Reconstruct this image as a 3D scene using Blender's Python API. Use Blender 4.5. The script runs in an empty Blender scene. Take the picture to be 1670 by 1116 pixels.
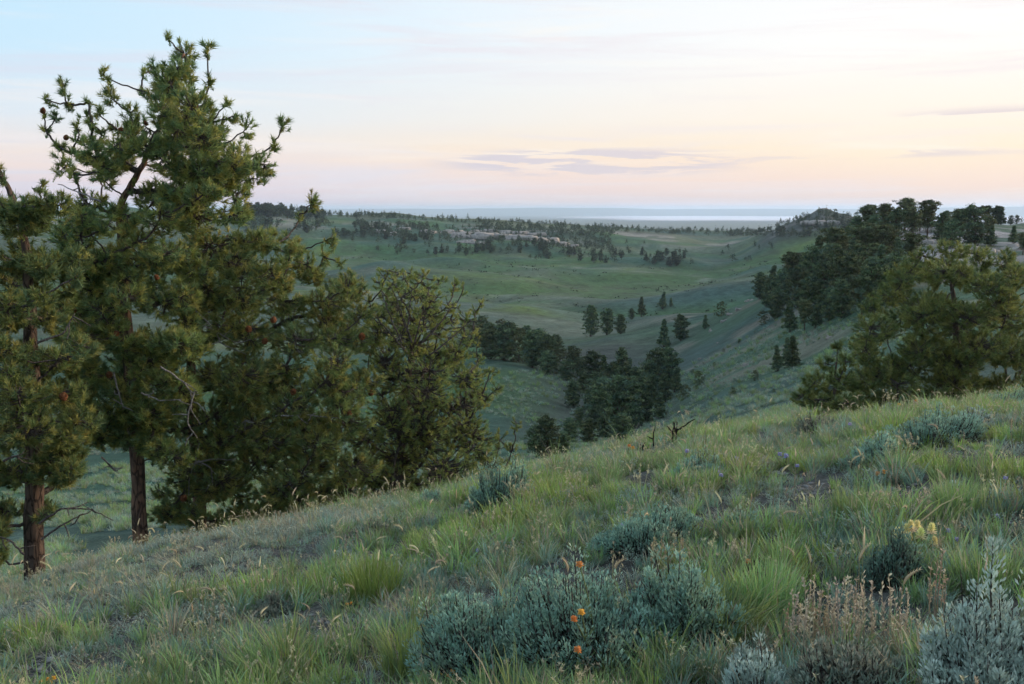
import bpy, math, random
import numpy as np

# ------------------------------------------------------------------ camera, sky, sun, exposure
scene = bpy.context.scene
COL = scene.collection
FPX, CX, CY = 1712.0, 835.0, 558.0             # focal length and centre in photo pixels
TH = math.atan(216.0 / FPX)                    # camera tilts down 7.2 degrees
CT, ST = math.cos(TH), math.sin(TH)

cam = bpy.data.cameras.new("camera")
cam.sensor_width = 36.0
cam.lens = 36.0 * FPX / 1670.0
cam.clip_start = 0.1
cam.clip_end = 120000.0
cam_o = bpy.data.objects.new("camera", cam)
cam_o.location = (0, 0, 0)                     # z = 0 is eye height
cam_o.rotation_euler = (math.radians(90) - TH, 0, 0)
COL.objects.link(cam_o)
scene.camera = cam_o

SUN_AZ = math.radians(68.0)                    # to the right of the view, low
SUN_EL = math.radians(13.0)

world = bpy.data.worlds.new("World")
scene.world = world
world.use_nodes = True
wt = world.node_tree
wt.nodes.clear()


def nd(tree, typ, **kw):
    n = tree.nodes.new(typ)
    for k, v in kw.items():
        setattr(n, k, v)
    return n


def mth(tree, op, a, b=None, c=None, clamp=False):
    n = tree.nodes.new("ShaderNodeMath")
    n.operation = op
    n.use_clamp = clamp
    for i, v in enumerate((a, b, c)):
        if v is None:
            continue
        if isinstance(v, (int, float)):
            n.inputs[i].default_value = v
        else:
            tree.links.new(v, n.inputs[i])
    return n.outputs[0]


def mixc(tree, f, a, b, mode="MIX"):
    n = tree.nodes.new("ShaderNodeMix")
    n.data_type = "RGBA"
    n.blend_type = mode
    for i, v in ((0, f), (6, a), (7, b)):
        if isinstance(v, (int, float)):
            n.inputs[i].default_value = v
        elif isinstance(v, tuple):
            n.inputs[i].default_value = (*v, 1) if len(v) == 3 else v
        else:
            tree.links.new(v, n.inputs[i])
    return n.outputs[2]


def ramp(tree, fac, stops, interp="LINEAR"):
    n = tree.nodes.new("ShaderNodeValToRGB")
    cr = n.color_ramp
    cr.interpolation = interp
    while len(cr.elements) < len(stops):
        cr.elements.new(0.5)
    for e, (p, c) in zip(cr.elements, stops):
        e.position = p
        e.color = (*c, 1) if isinstance(c, tuple) else (c, c, c, 1)
    tree.links.new(fac, n.inputs[0])
    return n.outputs[0]


def noise(tree, vec, scale, detail=4, rough=0.5, dist=0.0):
    n = tree.nodes.new("ShaderNodeTexNoise")
    n.inputs["Scale"].default_value = scale
    n.inputs["Detail"].default_value = detail
    n.inputs["Roughness"].default_value = rough
    n.inputs["Distortion"].default_value = dist
    if vec is not None:
        tree.links.new(vec, n.inputs["Vector"])
    return n.outputs[0]


def vmap(tree, vec, scale=(1, 1, 1), loc=(0, 0, 0)):
    n = tree.nodes.new("ShaderNodeMapping")
    n.inputs["Scale"].default_value = scale
    n.inputs["Location"].default_value = loc
    tree.links.new(vec, n.inputs["Vector"])
    return n.outputs[0]


def build_world():
    t = wt
    tc = nd(t, "ShaderNodeTexCoord").outputs["Generated"]
    sep = nd(t, "ShaderNodeSeparateXYZ")
    t.links.new(tc, sep.inputs[0])
    x, y, z = sep.outputs
    h = mth(t, "SQRT", mth(t, "ADD", mth(t, "MULTIPLY", x, x), mth(t, "ADD", mth(t, "MULTIPLY", y, y), 1e-5)))
    face = mth(t, "DIVIDE", mth(t, "ADD", mth(t, "MULTIPLY", x, math.sin(SUN_AZ)),
                                mth(t, "MULTIPLY", y, math.cos(SUN_AZ))), h)
    sunny = nd(t, "ShaderNodeMapRange", interpolation_type="SMOOTHSTEP")
    t.links.new(face, sunny.inputs[0])
    sunny.inputs[1].default_value = -0.15
    sunny.inputs[2].default_value = 0.74
    sunny = sunny.outputs[0]
    # a slight waviness so that the layers of light are not level bands
    wob = noise(t, vmap(t, tc, (2.2, 2.2, 9)), 1.0, 4, 0.55)
    el = mth(t, "ADD", mth(t, "MAXIMUM", z, 0.0), mth(t, "MULTIPLY", mth(t, "SUBTRACT", wob, 0.5), 0.035))
    el = mth(t, "MAXIMUM", el, 0.0)
    away = ramp(t, el, [(0.0, (.70, .62, .74)), (.022, (.80, .68, .73)), (.045, (.92, .76, .69)), (.082, (.72, .80, .88)),
                        (.139, (.58, .80, .96)), (.194, (.54, .79, .97)), (.42, (.54, .80, 1.02)), (1.0, (.52, .82, 1.12))])  # stops above the view brightened to lift the light on the land
    sunw = ramp(t, el, [(0.0, (.90, .68, .62)), (.024, (.97, .75, .64)), (.054, (1., .84, .65)), (.082, (1., .89, .77)),
                        (.139, (1., .965, .93)), (.194, (.98, .97, .97)), (.42, (.80, .92, 1.04)), (1.0, (.52, .82, 1.12))])  # high stops raised here as well, to light the land
    grad = mixc(t, sunny, away, sunw)
    # thin veils of cirrus, drawn out sideways
    veil = noise(t, vmap(t, tc, (1.6, 1.6, 26), (3.1, .7, .2)), 1.6, 8, 0.66, 0.6)
    vf = ramp(t, veil, [(.44, 0.0), (.70, 1.0)], "EASE")
    g1 = mixc(t, mth(t, "MULTIPLY", vf, .82), grad, mixc(t, sunny, (.70, .72, .84), (.90, .81, .82)))
    veil2 = noise(t, vmap(t, tc, (1.3, 1.3, 20), (7.3, 2.7, 5.2)), 2.0, 8, 0.64, 0.4)
    vf2 = ramp(t, veil2, [(.50, 0.0), (.72, 1.0)], "EASE")
    g1 = mixc(t, mth(t, "MULTIPLY", vf2, .55), g1, mixc(t, sunny, (.93, .86, .84), (1., .95, .86)))
    # the low grey-mauve cloud bars: streaks that belong to a low deck of cloud
    az = mth(t, "ARCTAN2", x, y)
    bars = noise(t, vmap(t, tc, (5.5, 5.5, 75), (1.9, 4.0, .6)), 1.25, 8, 0.6, 0.7)
    bf = ramp(t, bars, [(.43, 0.0), (.53, 1.0)], "EASE")

    def window(a0, aw, e0, ew):
        da = mth(t, "DIVIDE", mth(t, "SUBTRACT", az, math.radians(a0)), math.radians(aw))
        de = mth(t, "DIVIDE", mth(t, "SUBTRACT", z, math.radians(e0)), math.radians(ew))
        q = mth(t, "ADD", mth(t, "MULTIPLY", da, da), mth(t, "MULTIPLY", de, de))
        return mth(t, "EXPONENT", mth(t, "MULTIPLY", q, -1.0))
    w1 = window(4.3, 7.0, 2.5, .65)
    w2 = window(25.0, 6.0, 4.5, .55)
    w3 = window(20.0, 7.0, 2.8, .25)
    ww = mth(t, "ADD", mth(t, "MULTIPLY", w1, 1.0), mth(t, "ADD", mth(t, "MULTIPLY", w2, .50), mth(t, "MULTIPLY", w3, .42)), clamp=True)
    ww = ramp(t, mth(t, "MULTIPLY", ww, mth(t, "ADD", mth(t, "MULTIPLY", bf, .9), .12)), [(.10, 0.0), (.48, 1.0)], "EASE")
    g1 = mixc(t, mth(t, "MULTIPLY", ww, .9), g1, mixc(t, sunny, (.56, .58, .74), (.76, .66, .68)))
    sky = nd(t, "ShaderNodeTexSky", sky_type="NISHITA", sun_disc=False)
    sky.sun_elevation = SUN_EL
    sky.sun_rotation = SUN_AZ
    bg1 = nd(t, "ShaderNodeBackground")
    t.links.new(sky.outputs[0], bg1.inputs[0])
    bg1.inputs[1].default_value = 0.05
    bg2 = nd(t, "ShaderNodeBackground")
    t.links.new(g1, bg2.inputs[0])
    bg2.inputs[1].default_value = 0.735
    add = nd(t, "ShaderNodeMixShader")
    add.inputs[0].default_value = 0.9
    t.links.new(bg1.outputs[0], add.inputs[1])
    t.links.new(bg2.outputs[0], add.inputs[2])
    out = nd(t, "ShaderNodeOutputWorld")
    t.links.new(add.outputs[0], out.inputs[0])


build_world()

sun = bpy.data.lights.new("sun", "SUN")
sun.energy = 3.0
sun.angle = math.radians(24)
sun.color = (1.0, 0.78, 0.55)
sun_o = bpy.data.objects.new("sun", sun)
sun_o.rotation_euler = (math.radians(90) - SUN_EL, 0, math.pi - SUN_AZ)
COL.objects.link(sun_o)

scene.view_settings.view_transform = "Standard"
scene.view_settings.look = "None"
scene.view_settings.exposure = 0.63
scene.view_settings.gamma = 1.0
scene.render.engine = "CYCLES"
scene.cycles.use_denoising = True
scene.cycles.use_adaptive_sampling = True
scene.cycles.adaptive_threshold = 0.03
scene.cycles.max_bounces = 6
scene.cycles.diffuse_bounces = 3
scene.cycles.transmission_bounces = 3
scene.cycles.volume_bounces = 3
scene.cycles.transparent_max_bounces = 8
scene.render.filter_size = 1.6 if hasattr(scene.render, "filter_size") else 1.5

RNG = np.random.default_rng(7)
random.seed(7)


# ------------------------------------------------------------------ mesh helpers
class MB:
    """collects vertices, triangles, quads and a colour per vertex; build() links ONE mesh object"""
    def __init__(s):
        s.v, s.t, s.q, s.c, s.n = [], [], [], [], 0

    def add(s, v, tris=None, quads=None, col=(1, 1, 1)):
        v = np.asarray(v, float).reshape(-1, 3)
        if tris is not None and len(tris):
            s.t.append(np.asarray(tris, np.int64).reshape(-1, 3) + s.n)
        if quads is not None and len(quads):
            s.q.append(np.asarray(quads, np.int64).reshape(-1, 4) + s.n)
        c = np.asarray(col, float)
        if c.ndim == 1:
            c = np.tile(c, (len(v), 1))
        s.v.append(v)
        s.c.append(c)
        s.n += len(v)

    def tube(s, pts, rad, sides=6, col=(1, 1, 1), cap=True):
        pts = np.asarray(pts, float)
        n = len(pts)
        rad = np.broadcast_to(np.asarray(rad, float), (n,))
        tan = np.gradient(pts, axis=0)
        tan /= np.linalg.norm(tan, axis=1)[:, None] + 1e-9
        ref = np.array([0.31, 0.95, 0.05])
        a = np.cross(tan, ref)
        bad = np.linalg.norm(a, axis=1) < 0.15
        a[bad] = np.cross(tan[bad], np.array([1.0, 0, 0.1]))
        a /= np.linalg.norm(a, axis=1)[:, None] + 1e-9
        b = np.cross(tan, a)
        ang = np.arange(sides) * 2 * math.pi / sides
        ring = pts[:, None, :] + rad[:, None, None] * (np.cos(ang)[None, :, None] * a[:, None, :] + np.sin(ang)[None, :, None] * b[:, None, :])
        i = np.arange(n - 1)[:, None] * sides
        j = np.arange(sides)[None, :]
        k = (j + 1) % sides
        quads = np.stack([i + j, i + k, i + sides + k, i + sides + j], -1).reshape(-1, 4)
        v = ring.reshape(-1, 3)
        tris = None
        if cap:
            v = np.vstack([v, pts[-1:] + tan[-1:] * rad[-1]])
            l = (n - 1) * sides
            tris = [[l + q, l + (q + 1) % sides, n * sides] for q in range(sides)]
        s.add(v, tris, quads, col)

    def tubes(s, P, rad, sides=3, col=(1, 1, 1)):
        """many tubes at once: P is (n, k, 3)"""
        n, k = P.shape[:2]
        tan = unit(P[:, -1] - P[:, 0])[:, None]
        a = unit(np.cross(tan, np.array([.31, .75, .22])))
        b = np.cross(tan, a)
        ang = np.arange(sides) * 2 * math.pi / sides
        off = np.cos(ang)[:, None] * a[:, :, None] + np.sin(ang)[:, None] * b[:, :, None]
        v = P[:, :, None] + off * np.asarray(rad)[None, :, None, None]
        base = (np.arange(n) * k * sides)[:, None, None]
        i = (np.arange(k - 1) * sides)[None, :, None]
        j = np.arange(sides)[None, None]
        jj = (j + 1) % sides
        q = np.stack(np.broadcast_arrays(base + i + j, base + i + jj, base + i + sides + jj, base + i + sides + j), -1).reshape(-1, 4)
        s.add(v.reshape(-1, 3), None, q, col)

    def mesh(s, name, mat=None, smooth=False):
        me = bpy.data.meshes.new(name)
        v = np.vstack(s.v).astype(np.float32)
        t = np.vstack(s.t) if s.t else np.zeros((0, 3), np.int64)
        q = np.vstack(s.q) if s.q else np.zeros((0, 4), np.int64)
        me.vertices.add(len(v))
        me.vertices.foreach_set("co", v.ravel())
        nl = len(t) * 3 + len(q) * 4
        me.loops.add(nl)
        me.loops.foreach_set("vertex_index", np.concatenate([t.ravel(), q.ravel()]).astype(np.int32))
        me.polygons.add(len(t) + len(q))
        st = np.concatenate([np.arange(len(t)) * 3, len(t) * 3 + np.arange(len(q)) * 4]).astype(np.int32)
        me.polygons.foreach_set("loop_start", st)
        if smooth:
            me.polygons.foreach_set("use_smooth", np.ones(len(st), bool))
        ca = me.color_attributes.new("Col", "FLOAT_COLOR", "POINT")
        c = np.vstack(s.c)
        ca.data.foreach_set("color", np.hstack([c, np.ones((len(c), 1))]).astype(np.float32).ravel())
        me.update(calc_edges=True)
        me.validate()
        if mat:
            me.materials.append(mat)
        return me

    def build(s, name, mat, parent=None, smooth=False):
        return put(name, s.mesh(name, mat, smooth), parent)


def put(name, me, parent=None, loc=None):
    o = bpy.data.objects.new(name, me)
    COL.objects.link(o)
    if parent:
        o.parent = parent
    if loc is not None:
        o.location = loc
    return o


def empty(name, loc=(0, 0, 0)):
    o = bpy.data.objects.new(name, None)
    o.location = loc
    o.empty_display_size = 0.2
    COL.objects.link(o)
    return o


def tag(o, label=None, cat=None, group=None, kind=None):
    if label:
        o["label"] = label
    if cat:
        o["category"] = cat
    if group:
        o["group"] = group
    if kind:
        o["kind"] = kind
    return o


def copy_tree(root):
    c = root.copy()
    COL.objects.link(c)
    for ch in root.children:
        d = ch.copy()
        COL.objects.link(d)
        d.parent = c
    return c


def unit(a):
    a = np.asarray(a, float)
    return a / (np.linalg.norm(a, axis=-1, keepdims=True) + 1e-9)


# ------------------------------------------------------------------ materials
def base_mat(name):
    m = bpy.data.materials.new(name)
    m.use_nodes = True
    t = m.node_tree
    t.nodes.clear()
    out = nd(t, "ShaderNodeOutputMaterial")
    return m, t, out


def principled(t, out, col, rough=0.8, spec=0.2, bump=None, bstr=0.3, bdist=0.02):
    p = nd(t, "ShaderNodeBsdfPrincipled")
    if isinstance(col, tuple):
        p.inputs["Base Color"].default_value = (*col, 1)
    else:
        t.links.new(col, p.inputs["Base Color"])
    p.inputs["Roughness"].default_value = rough
    p.inputs["Specular IOR Level"].default_value = spec
    if bump is not None:
        b = nd(t, "ShaderNodeBump")
        b.inputs["Strength"].default_value = bstr
        b.inputs["Distance"].default_value = bdist
        t.links.new(bump, b.inputs["Height"])
        t.links.new(b.outputs[0], p.inputs["Normal"])
    if out is not None:
        t.links.new(p.outputs[0], out.inputs[0])
    return p


def leaf_mat(name, tint=(1, 1, 1), trans=0.3, vary=0.25, rough=0.65, spec=0.25, hue=0.05):
    """leaf colour = colour of the single leaf (Col) x plant-to-plant variation"""
    m, t, out = base_mat(name)
    at = nd(t, "ShaderNodeAttribute", attribute_name="Col").outputs["Color"]
    oi = nd(t, "ShaderNodeObjectInfo").outputs["Random"]
    hs = nd(t, "ShaderNodeHueSaturation")
    hs.inputs["Hue"].default_value = 0.5
    t.links.new(mth(t, "ADD", mth(t, "MULTIPLY", oi, hue), 0.5 - hue * .5), hs.inputs["Hue"])
    t.links.new(mth(t, "ADD", mth(t, "MULTIPLY", oi, vary * 2), 1.0 - vary), hs.inputs["Value"])
    t.links.new(mixc(t, 1.0, at, tint, "MULTIPLY"), hs.inputs["Color"])
    p = principled(t, None, hs.outputs[0], rough, spec)
    tr = nd(t, "ShaderNodeBsdfTranslucent")
    t.links.new(hs.outputs[0], tr.inputs[0])
    mx = nd(t, "ShaderNodeMixShader")
    mx.inputs[0].default_value = trans
    t.links.new(p.outputs[0], mx.inputs[1])
    t.links.new(tr.outputs[0], mx.inputs[2])
    t.links.new(mx.outputs[0], out.inputs[0])
    return m


def bark_mat(name, c1, c2, c3, scale=1.0):
    m, t, out = base_mat(name)
    co = nd(t, "ShaderNodeTexCoord").outputs["Object"]
    n1 = noise(t, vmap(t, co, (14 * scale, 14 * scale, 3.2 * scale)), 1.0, 6, 0.62, 0.7)
    n2 = noise(t, co, 2.1 * scale, 4)
    col = mixc(t, ramp(t, n1, [(.36, 0.0), (.62, 1.0)]), c1, c2)
    col = mixc(t, ramp(t, n2, [(.45, 0.0), (.7, 1.0)]), col, c3)
    vo = nd(t, "ShaderNodeTexVoronoi", feature="DISTANCE_TO_EDGE")
    vo.inputs["Scale"].default_value = 1.0
    wv = nd(t, "ShaderNodeVectorMath", operation="ADD")
    t.links.new(vmap(t, co, (11 * scale, 11 * scale, 3.5 * scale)), wv.inputs[0])
    t.links.new(n1, wv.inputs[1])
    t.links.new(wv.outputs[0], vo.inputs["Vector"])
    crack = ramp(t, vo.outputs["Distance"], [(.0, 0.0), (.12, 1.0)])
    col = mixc(t, crack, (c1[0] * .7, c1[1] * .7, c1[2] * .7), col)
    principled(t, out, col, 0.9, 0.1, mth(t, "ADD", crack, mth(t, "MULTIPLY", n1, .5)), 0.9, 0.03)
    return m


def plain_mat(name, c1, c2, scale=20.0, rough=0.8, bdist=0.005):
    m, t, out = base_mat(name)
    co = nd(t, "ShaderNodeTexCoord").outputs["Object"]
    n1 = noise(t, co, scale, 5, 0.6)
    col = mixc(t, ramp(t, n1, [(.35, 0.0), (.65, 1.0)]), c1, c2)
    principled(t, out, col, rough, 0.15, n1, 0.6, bdist)
    return m


def ground_mat():
    m, t, out = base_mat("ground")
    co = nd(t, "ShaderNodeTexCoord").outputs["Object"]
    at = nd(t, "ShaderNodeAttribute", attribute_name="Col").outputs["Color"]
    ln = nd(t, "ShaderNodeVectorMath", operation="LENGTH")
    t.links.new(co, ln.inputs[0])
    dist = ln.outputs["Value"]
    # several sizes of patchiness: pebbles and litter near, tussocks further, scrub far
    a = noise(t, co, 34.0, 5, 0.68)
    b = noise(t, co, 2.3, 5, 0.68)
    c = noise(t, co, 0.19, 6, 0.68)
    d = noise(t, co, 0.032, 7, 0.68)
    near = ramp(t, mth(t, "DIVIDE", dist, 60.0), [(.15, 1.0), (.8, 0.0)])
    mid = ramp(t, mth(t, "DIVIDE", dist, 900.0), [(.2, 1.0), (.75, 0.0)])
    va = ramp(t, a, [(.3, .55), (.7, 1.5)])
    vb = ramp(t, b, [(.3, .70), (.7, 1.3)])
    vc = ramp(t, c, [(.3, .66), (.7, 1.34)])
    vd = ramp(t, d, [(.3, .72), (.7, 1.26)])
    col = mixc(t, near, at, mixc(t, 1.0, at, va, "MULTIPLY"))
    col = mixc(t, mid, col, mixc(t, 1.0, col, vb, "MULTIPLY"))
    col = mixc(t, 1.0, col, vc, "MULTIPLY")
    col = mixc(t, 1.0, col, vd, "MULTIPLY")
    # drier and greener drifts of grass
    hue = nd(t, "ShaderNodeHueSaturation")
    t.links.new(col, hue.inputs["Color"])
    t.links.new(mth(t, "ADD", mth(t, "MULTIPLY", c, .09), .455), hue.inputs["Hue"])
    hb = mth(t, "ADD", mth(t, "MULTIPLY", a, .03), mth(t, "ADD", mth(t, "MULTIPLY", mth(t, "MULTIPLY", b, mid), .35), mth(t, "MULTIPLY", c, 1.6)))
    principled(t, out, hue.outputs[0], 0.95, 0.05, hb, 0.8, 0.8)
    return m


M = {}
M["ground"] = ground_mat()
M["grass"] = leaf_mat("grass_blade", (1, 1, 1), 0.35, 0.25)
M["needle"] = leaf_mat("pine_needle", (1, 1, 1), 0.34, 0.06, 0.6, 0.3, 0.012)
M["sage"] = leaf_mat("sage_leaf", (1, 1, 1), 0.18, 0.05, 0.85, 0.1, 0.02)
M["flower"] = leaf_mat("petal", (1, 1, 1), 0.3, 0.05)
M["far_leaf"] = leaf_mat("distant_foliage", (1, 1, 1), 0.1, 0.28, 0.9, 0.05)
M["bark"] = bark_mat("pine_bark", (.085, .066, .058), (.19, .125, .092), (.25, .145, .095))
M["dark_bark"] = bark_mat("dark_bark", (.060, .046, .040), (.13, .088, .066), (.11, .085, .07))
M["twig"] = bark_mat("twig_bark", (.08, .068, .062), (.15, .125, .115), (.11, .09, .08), 3)
M["dead"] = bark_mat("weathered_wood", (.24, .225, .22), (.40, .37, .35), (.30, .28, .27), 4)
M["burnt"] = bark_mat("charred_wood", (.018, .017, .017), (.05, .045, .042), (.03, .028, .027), 4)
M["cone"] = plain_mat("cone_scales", (.13, .055, .028), (.30, .13, .06), 60)
M["rock"] = plain_mat("sandstone", (.20, .175, .16), (.36, .32, .29), 0.35, 0.9, 0.3)
M["stone"] = plain_mat("pebble", (.14, .13, .125), (.25, .24, .23), 30, 0.9)


def mist_mat():
    """thin where the bank thins out (Col), otherwise white"""
    m, t, out = base_mat("mist")
    at_ = nd(t, "ShaderNodeAttribute", attribute_name="Col").outputs["Fac"]
    co = nd(t, "ShaderNodeTexCoord").outputs["Object"]
    n1 = noise(t, vmap(t, co, (.00045, .00018, .0)), 1.0, 4, .6)
    al = ramp(t, mth(t, "MULTIPLY", at_, mth(t, "ADD", n1, .42)), [(.10, 0.0), (1.15, 1.0)], "EASE")
    df = nd(t, "ShaderNodeBsdfDiffuse")
    df.inputs[0].default_value = (.80, .76, .80, 1)
    tr = nd(t, "ShaderNodeBsdfTransparent")
    mx = nd(t, "ShaderNodeMixShader")
    t.links.new(al, mx.inputs[0])
    t.links.new(tr.outputs[0], mx.inputs[1])
    t.links.new(df.outputs[0], mx.inputs[2])
    t.links.new(mx.outputs[0], out.inputs[0])
    return m


M["fog"] = mist_mat()
M["straw"] = leaf_mat("dry_straw", (1, 1, 1), 0.25, 0.15)


# ------------------------------------------------------------------ terrain
def ray(px, py):
    u, w = (px - CX) / FPX, (CY - py) / FPX
    return u, CT + w * ST, -ST + w * CT


def az_s(px, py):
    dx, dy, dz = ray(px, py)
    return math.atan2(dx, dy), dz / math.hypot(dx, dy)


def at(px, py, depth):
    """the point seen at that pixel at that forward distance (metres)"""
    dx, dy, dz = ray(px, py)
    return np.array([dx / dy * depth, depth, dz / dy * depth])


def hsh(ix, iy, seed):
    n = (ix * 374761393 + iy * 668265263 + seed * 974711) & 0xFFFFFFFF
    n = ((n ^ (n >> 13)) * 1274126177) & 0xFFFFFFFF
    return ((n ^ (n >> 16)) & 0xFFFF) / 65535.0


def vnoise(x, y, seed=0):
    ix, iy = np.floor(x).astype(np.int64), np.floor(y).astype(np.int64)
    fx, fy = x - ix, y - iy
    fx, fy = fx * fx * (3 - 2 * fx), fy * fy * (3 - 2 * fy)
    a, b = hsh(ix, iy, seed), hsh(ix + 1, iy, seed)
    c, d = hsh(ix, iy + 1, seed), hsh(ix + 1, iy + 1, seed)
    return (a * (1 - fx) + b * fx) * (1 - fy) + (c * (1 - fx) + d * fx) * fy


def fbm(x, y, octv=4, seed=0):
    x, y = np.asarray(x, float), np.asarray(y, float)
    s, a, tot = 0, 1.0, 0
    for i in range(octv):
        s = s + a * vnoise(x * 2 ** i + 17.3 * i, y * 2 ** i - 9.1 * i, seed + i)
        tot += a
        a *= 0.5
    return s / tot


def sstep(a, b, x):
    t = np.clip((x - a) / (b - a), 0, 1)
    return t * t * (3 - 2 * t)


# the brow of the near hill, and how far away it is in each direction
BROW = [(-300, 1075, 8.5), (0, 975, 9.5), (240, 900, 10.5), (480, 852, 11), (700, 812, 11), (850, 776, 11), (1000, 746, 11.5),
        (1100, 722, 12), (1300, 702, 12.5), (1500, 676, 13), (1670, 652, 13.5), (1970, 620, 14)]
_baz = np.array([az_s(a, b)[0] for a, b, c in BROW])
_bt = np.array([-az_s(a, b)[1] for a, b, c in BROW])
_bd = np.array([c for a, b, c in BROW])
# valley, ravine, spurs and ridges: rows of (distance, photo row) along a few bearings
FAR = {
    -300: [(30, 1010), (60, 900), (100, 830), (180, 740), (300, 620), (450, 550), (700, 490), (1000, 440), (1300, 395), (1600, 350), (1800, 347)],
    0: [(30, 960), (60, 855), (100, 790), (180, 710), (300, 600), (450, 540), (700, 480), (1000, 430), (1300, 385), (1500, 347), (1800, 346)],
    200: [(30, 925), (60, 838), (100, 775), (180, 700), (300, 595), (450, 535), (700, 480), (1000, 430), (1250, 390), (1450, 347), (1800, 346)],
    450: [(30, 880), (60, 800), (100, 745), (180, 680), (300, 590), (450, 540), (700, 475), (1000, 425), (1250, 388), (1480, 349), (1800, 348)],
    650: [(30, 840), (60, 790), (100, 740), (180, 670), (300, 585), (450, 535), (700, 465), (1000, 420), (1250, 392), (1550, 353), (1800, 353)],
    800: [(30, 800), (60, 775), (100, 740), (160, 665), (220, 605), (300, 565), (430, 535), (700, 460), (1000, 415), (1300, 390), (1600, 361), (1800, 360)],
    880: [(30, 785), (60, 768), (100, 735), (150, 690), (200, 625), (280, 582), (400, 548), (520, 505), (750, 450), (1000, 418), (1300, 393), (1600, 366), (1800, 364)],
    1000: [(30, 755), (60, 742), (100, 726), (150, 702), (200, 655), (260, 605), (340, 548), (430, 543), (550, 500), (750, 455), (1000, 425), (1300, 400), (1600, 374), (1800, 372)],
    1100: [(30, 730), (60, 722), (100, 702), (150, 670), (200, 628), (260, 585), (320, 545), (370, 511), (450, 510), (550, 495), (750, 455), (1000, 425), (1300, 402), (1600, 381), (1900, 376)],
    1200: [(30, 712), (60, 695), (100, 662), (150, 616), (200, 580), (260, 538), (330, 496), (420, 503), (550, 478), (750, 450), (1000, 425), (1300, 405), (1600, 385), (1900, 378)],
    1300: [(30, 702), (60, 672), (100, 630), (150, 580), (200, 528), (260, 474), (310, 446), (400, 466), (600, 448), (900, 420), (1130, 393), (1290, 358), (1450, 374), (1700, 388)],
    1250: [(900, 423), (1130, 399), (1290, 373), (1450, 382)],
    1345: [(60, 660), (100, 610), (150, 555), (200, 500), (260, 440), (310, 415), (400, 440), (600, 432), (900, 410), (1130, 382), (1300, 342), (1450, 354), (1700, 388)],
    1400: [(30, 690), (60, 645), (100, 590), (150, 525), (200, 466), (260, 412), (300, 385), (340, 380), (450, 408), (700, 402), (1000, 390), (1300, 361), (1450, 372), (1700, 388)],
    1500: [(30, 675), (60, 625), (100, 562), (150, 495), (200, 435), (260, 390), (310, 362), (380, 359), (600, 375), (1200, 375)],
    1670: [(30, 655), (60, 602), (100, 535), (150, 472), (200, 425), (260, 392), (330, 376), (450, 361), (600, 362), (1200, 370)],
    1970: [(30, 635), (60, 580), (100, 515), (150, 450), (200, 410), (260, 380), (330, 365), (450, 355), (700, 358), (1200, 368)],
}
_c = []
for _px, _rows in FAR.items():
    for _r, _py in _rows:
        a_, s_ = az_s(_px, _py)
        _c.append((a_, math.log(_r), s_))
    for _r, _z in ((2600, -70), (4000, -105), (7000, -128), (14000, -135), (45000, -135)):
        _c.append((az_s(_px, 342)[0], math.log(_r), _z / _r))
_c = np.array(_c)
AZS = 5.2
_cp = np.stack([_c[:, 0] * AZS, _c[:, 1]], 1)


def _tps(d2):
    return 0.5 * d2 * np.log(d2 + 1e-12)


_n = len(_cp)
_K = _tps(((_cp[:, None] - _cp[None]) ** 2).sum(-1)) + 2e-3 * np.eye(_n)
_P = np.hstack([np.ones((_n, 1)), _cp])
_A = np.block([[_K, _P], [_P.T, np.zeros((3, 3))]])
_W = np.linalg.solve(_A, np.concatenate([_c[:, 2], np.zeros(3)]))


def far_s(az, lr):
    q = np.stack([az * AZS, lr], -1).reshape(-1, 2)
    out = np.empty(len(q))
    for i in range(0, len(q), 20000):
        b = q[i:i + 20000]
        d2 = ((b[:, None] - _cp[None]) ** 2).sum(-1)
        out[i:i + 20000] = _tps(d2) @ _W[:_n] + _W[_n] + b @ _W[_n + 1:]
    return out.reshape(np.shape(az))


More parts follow.
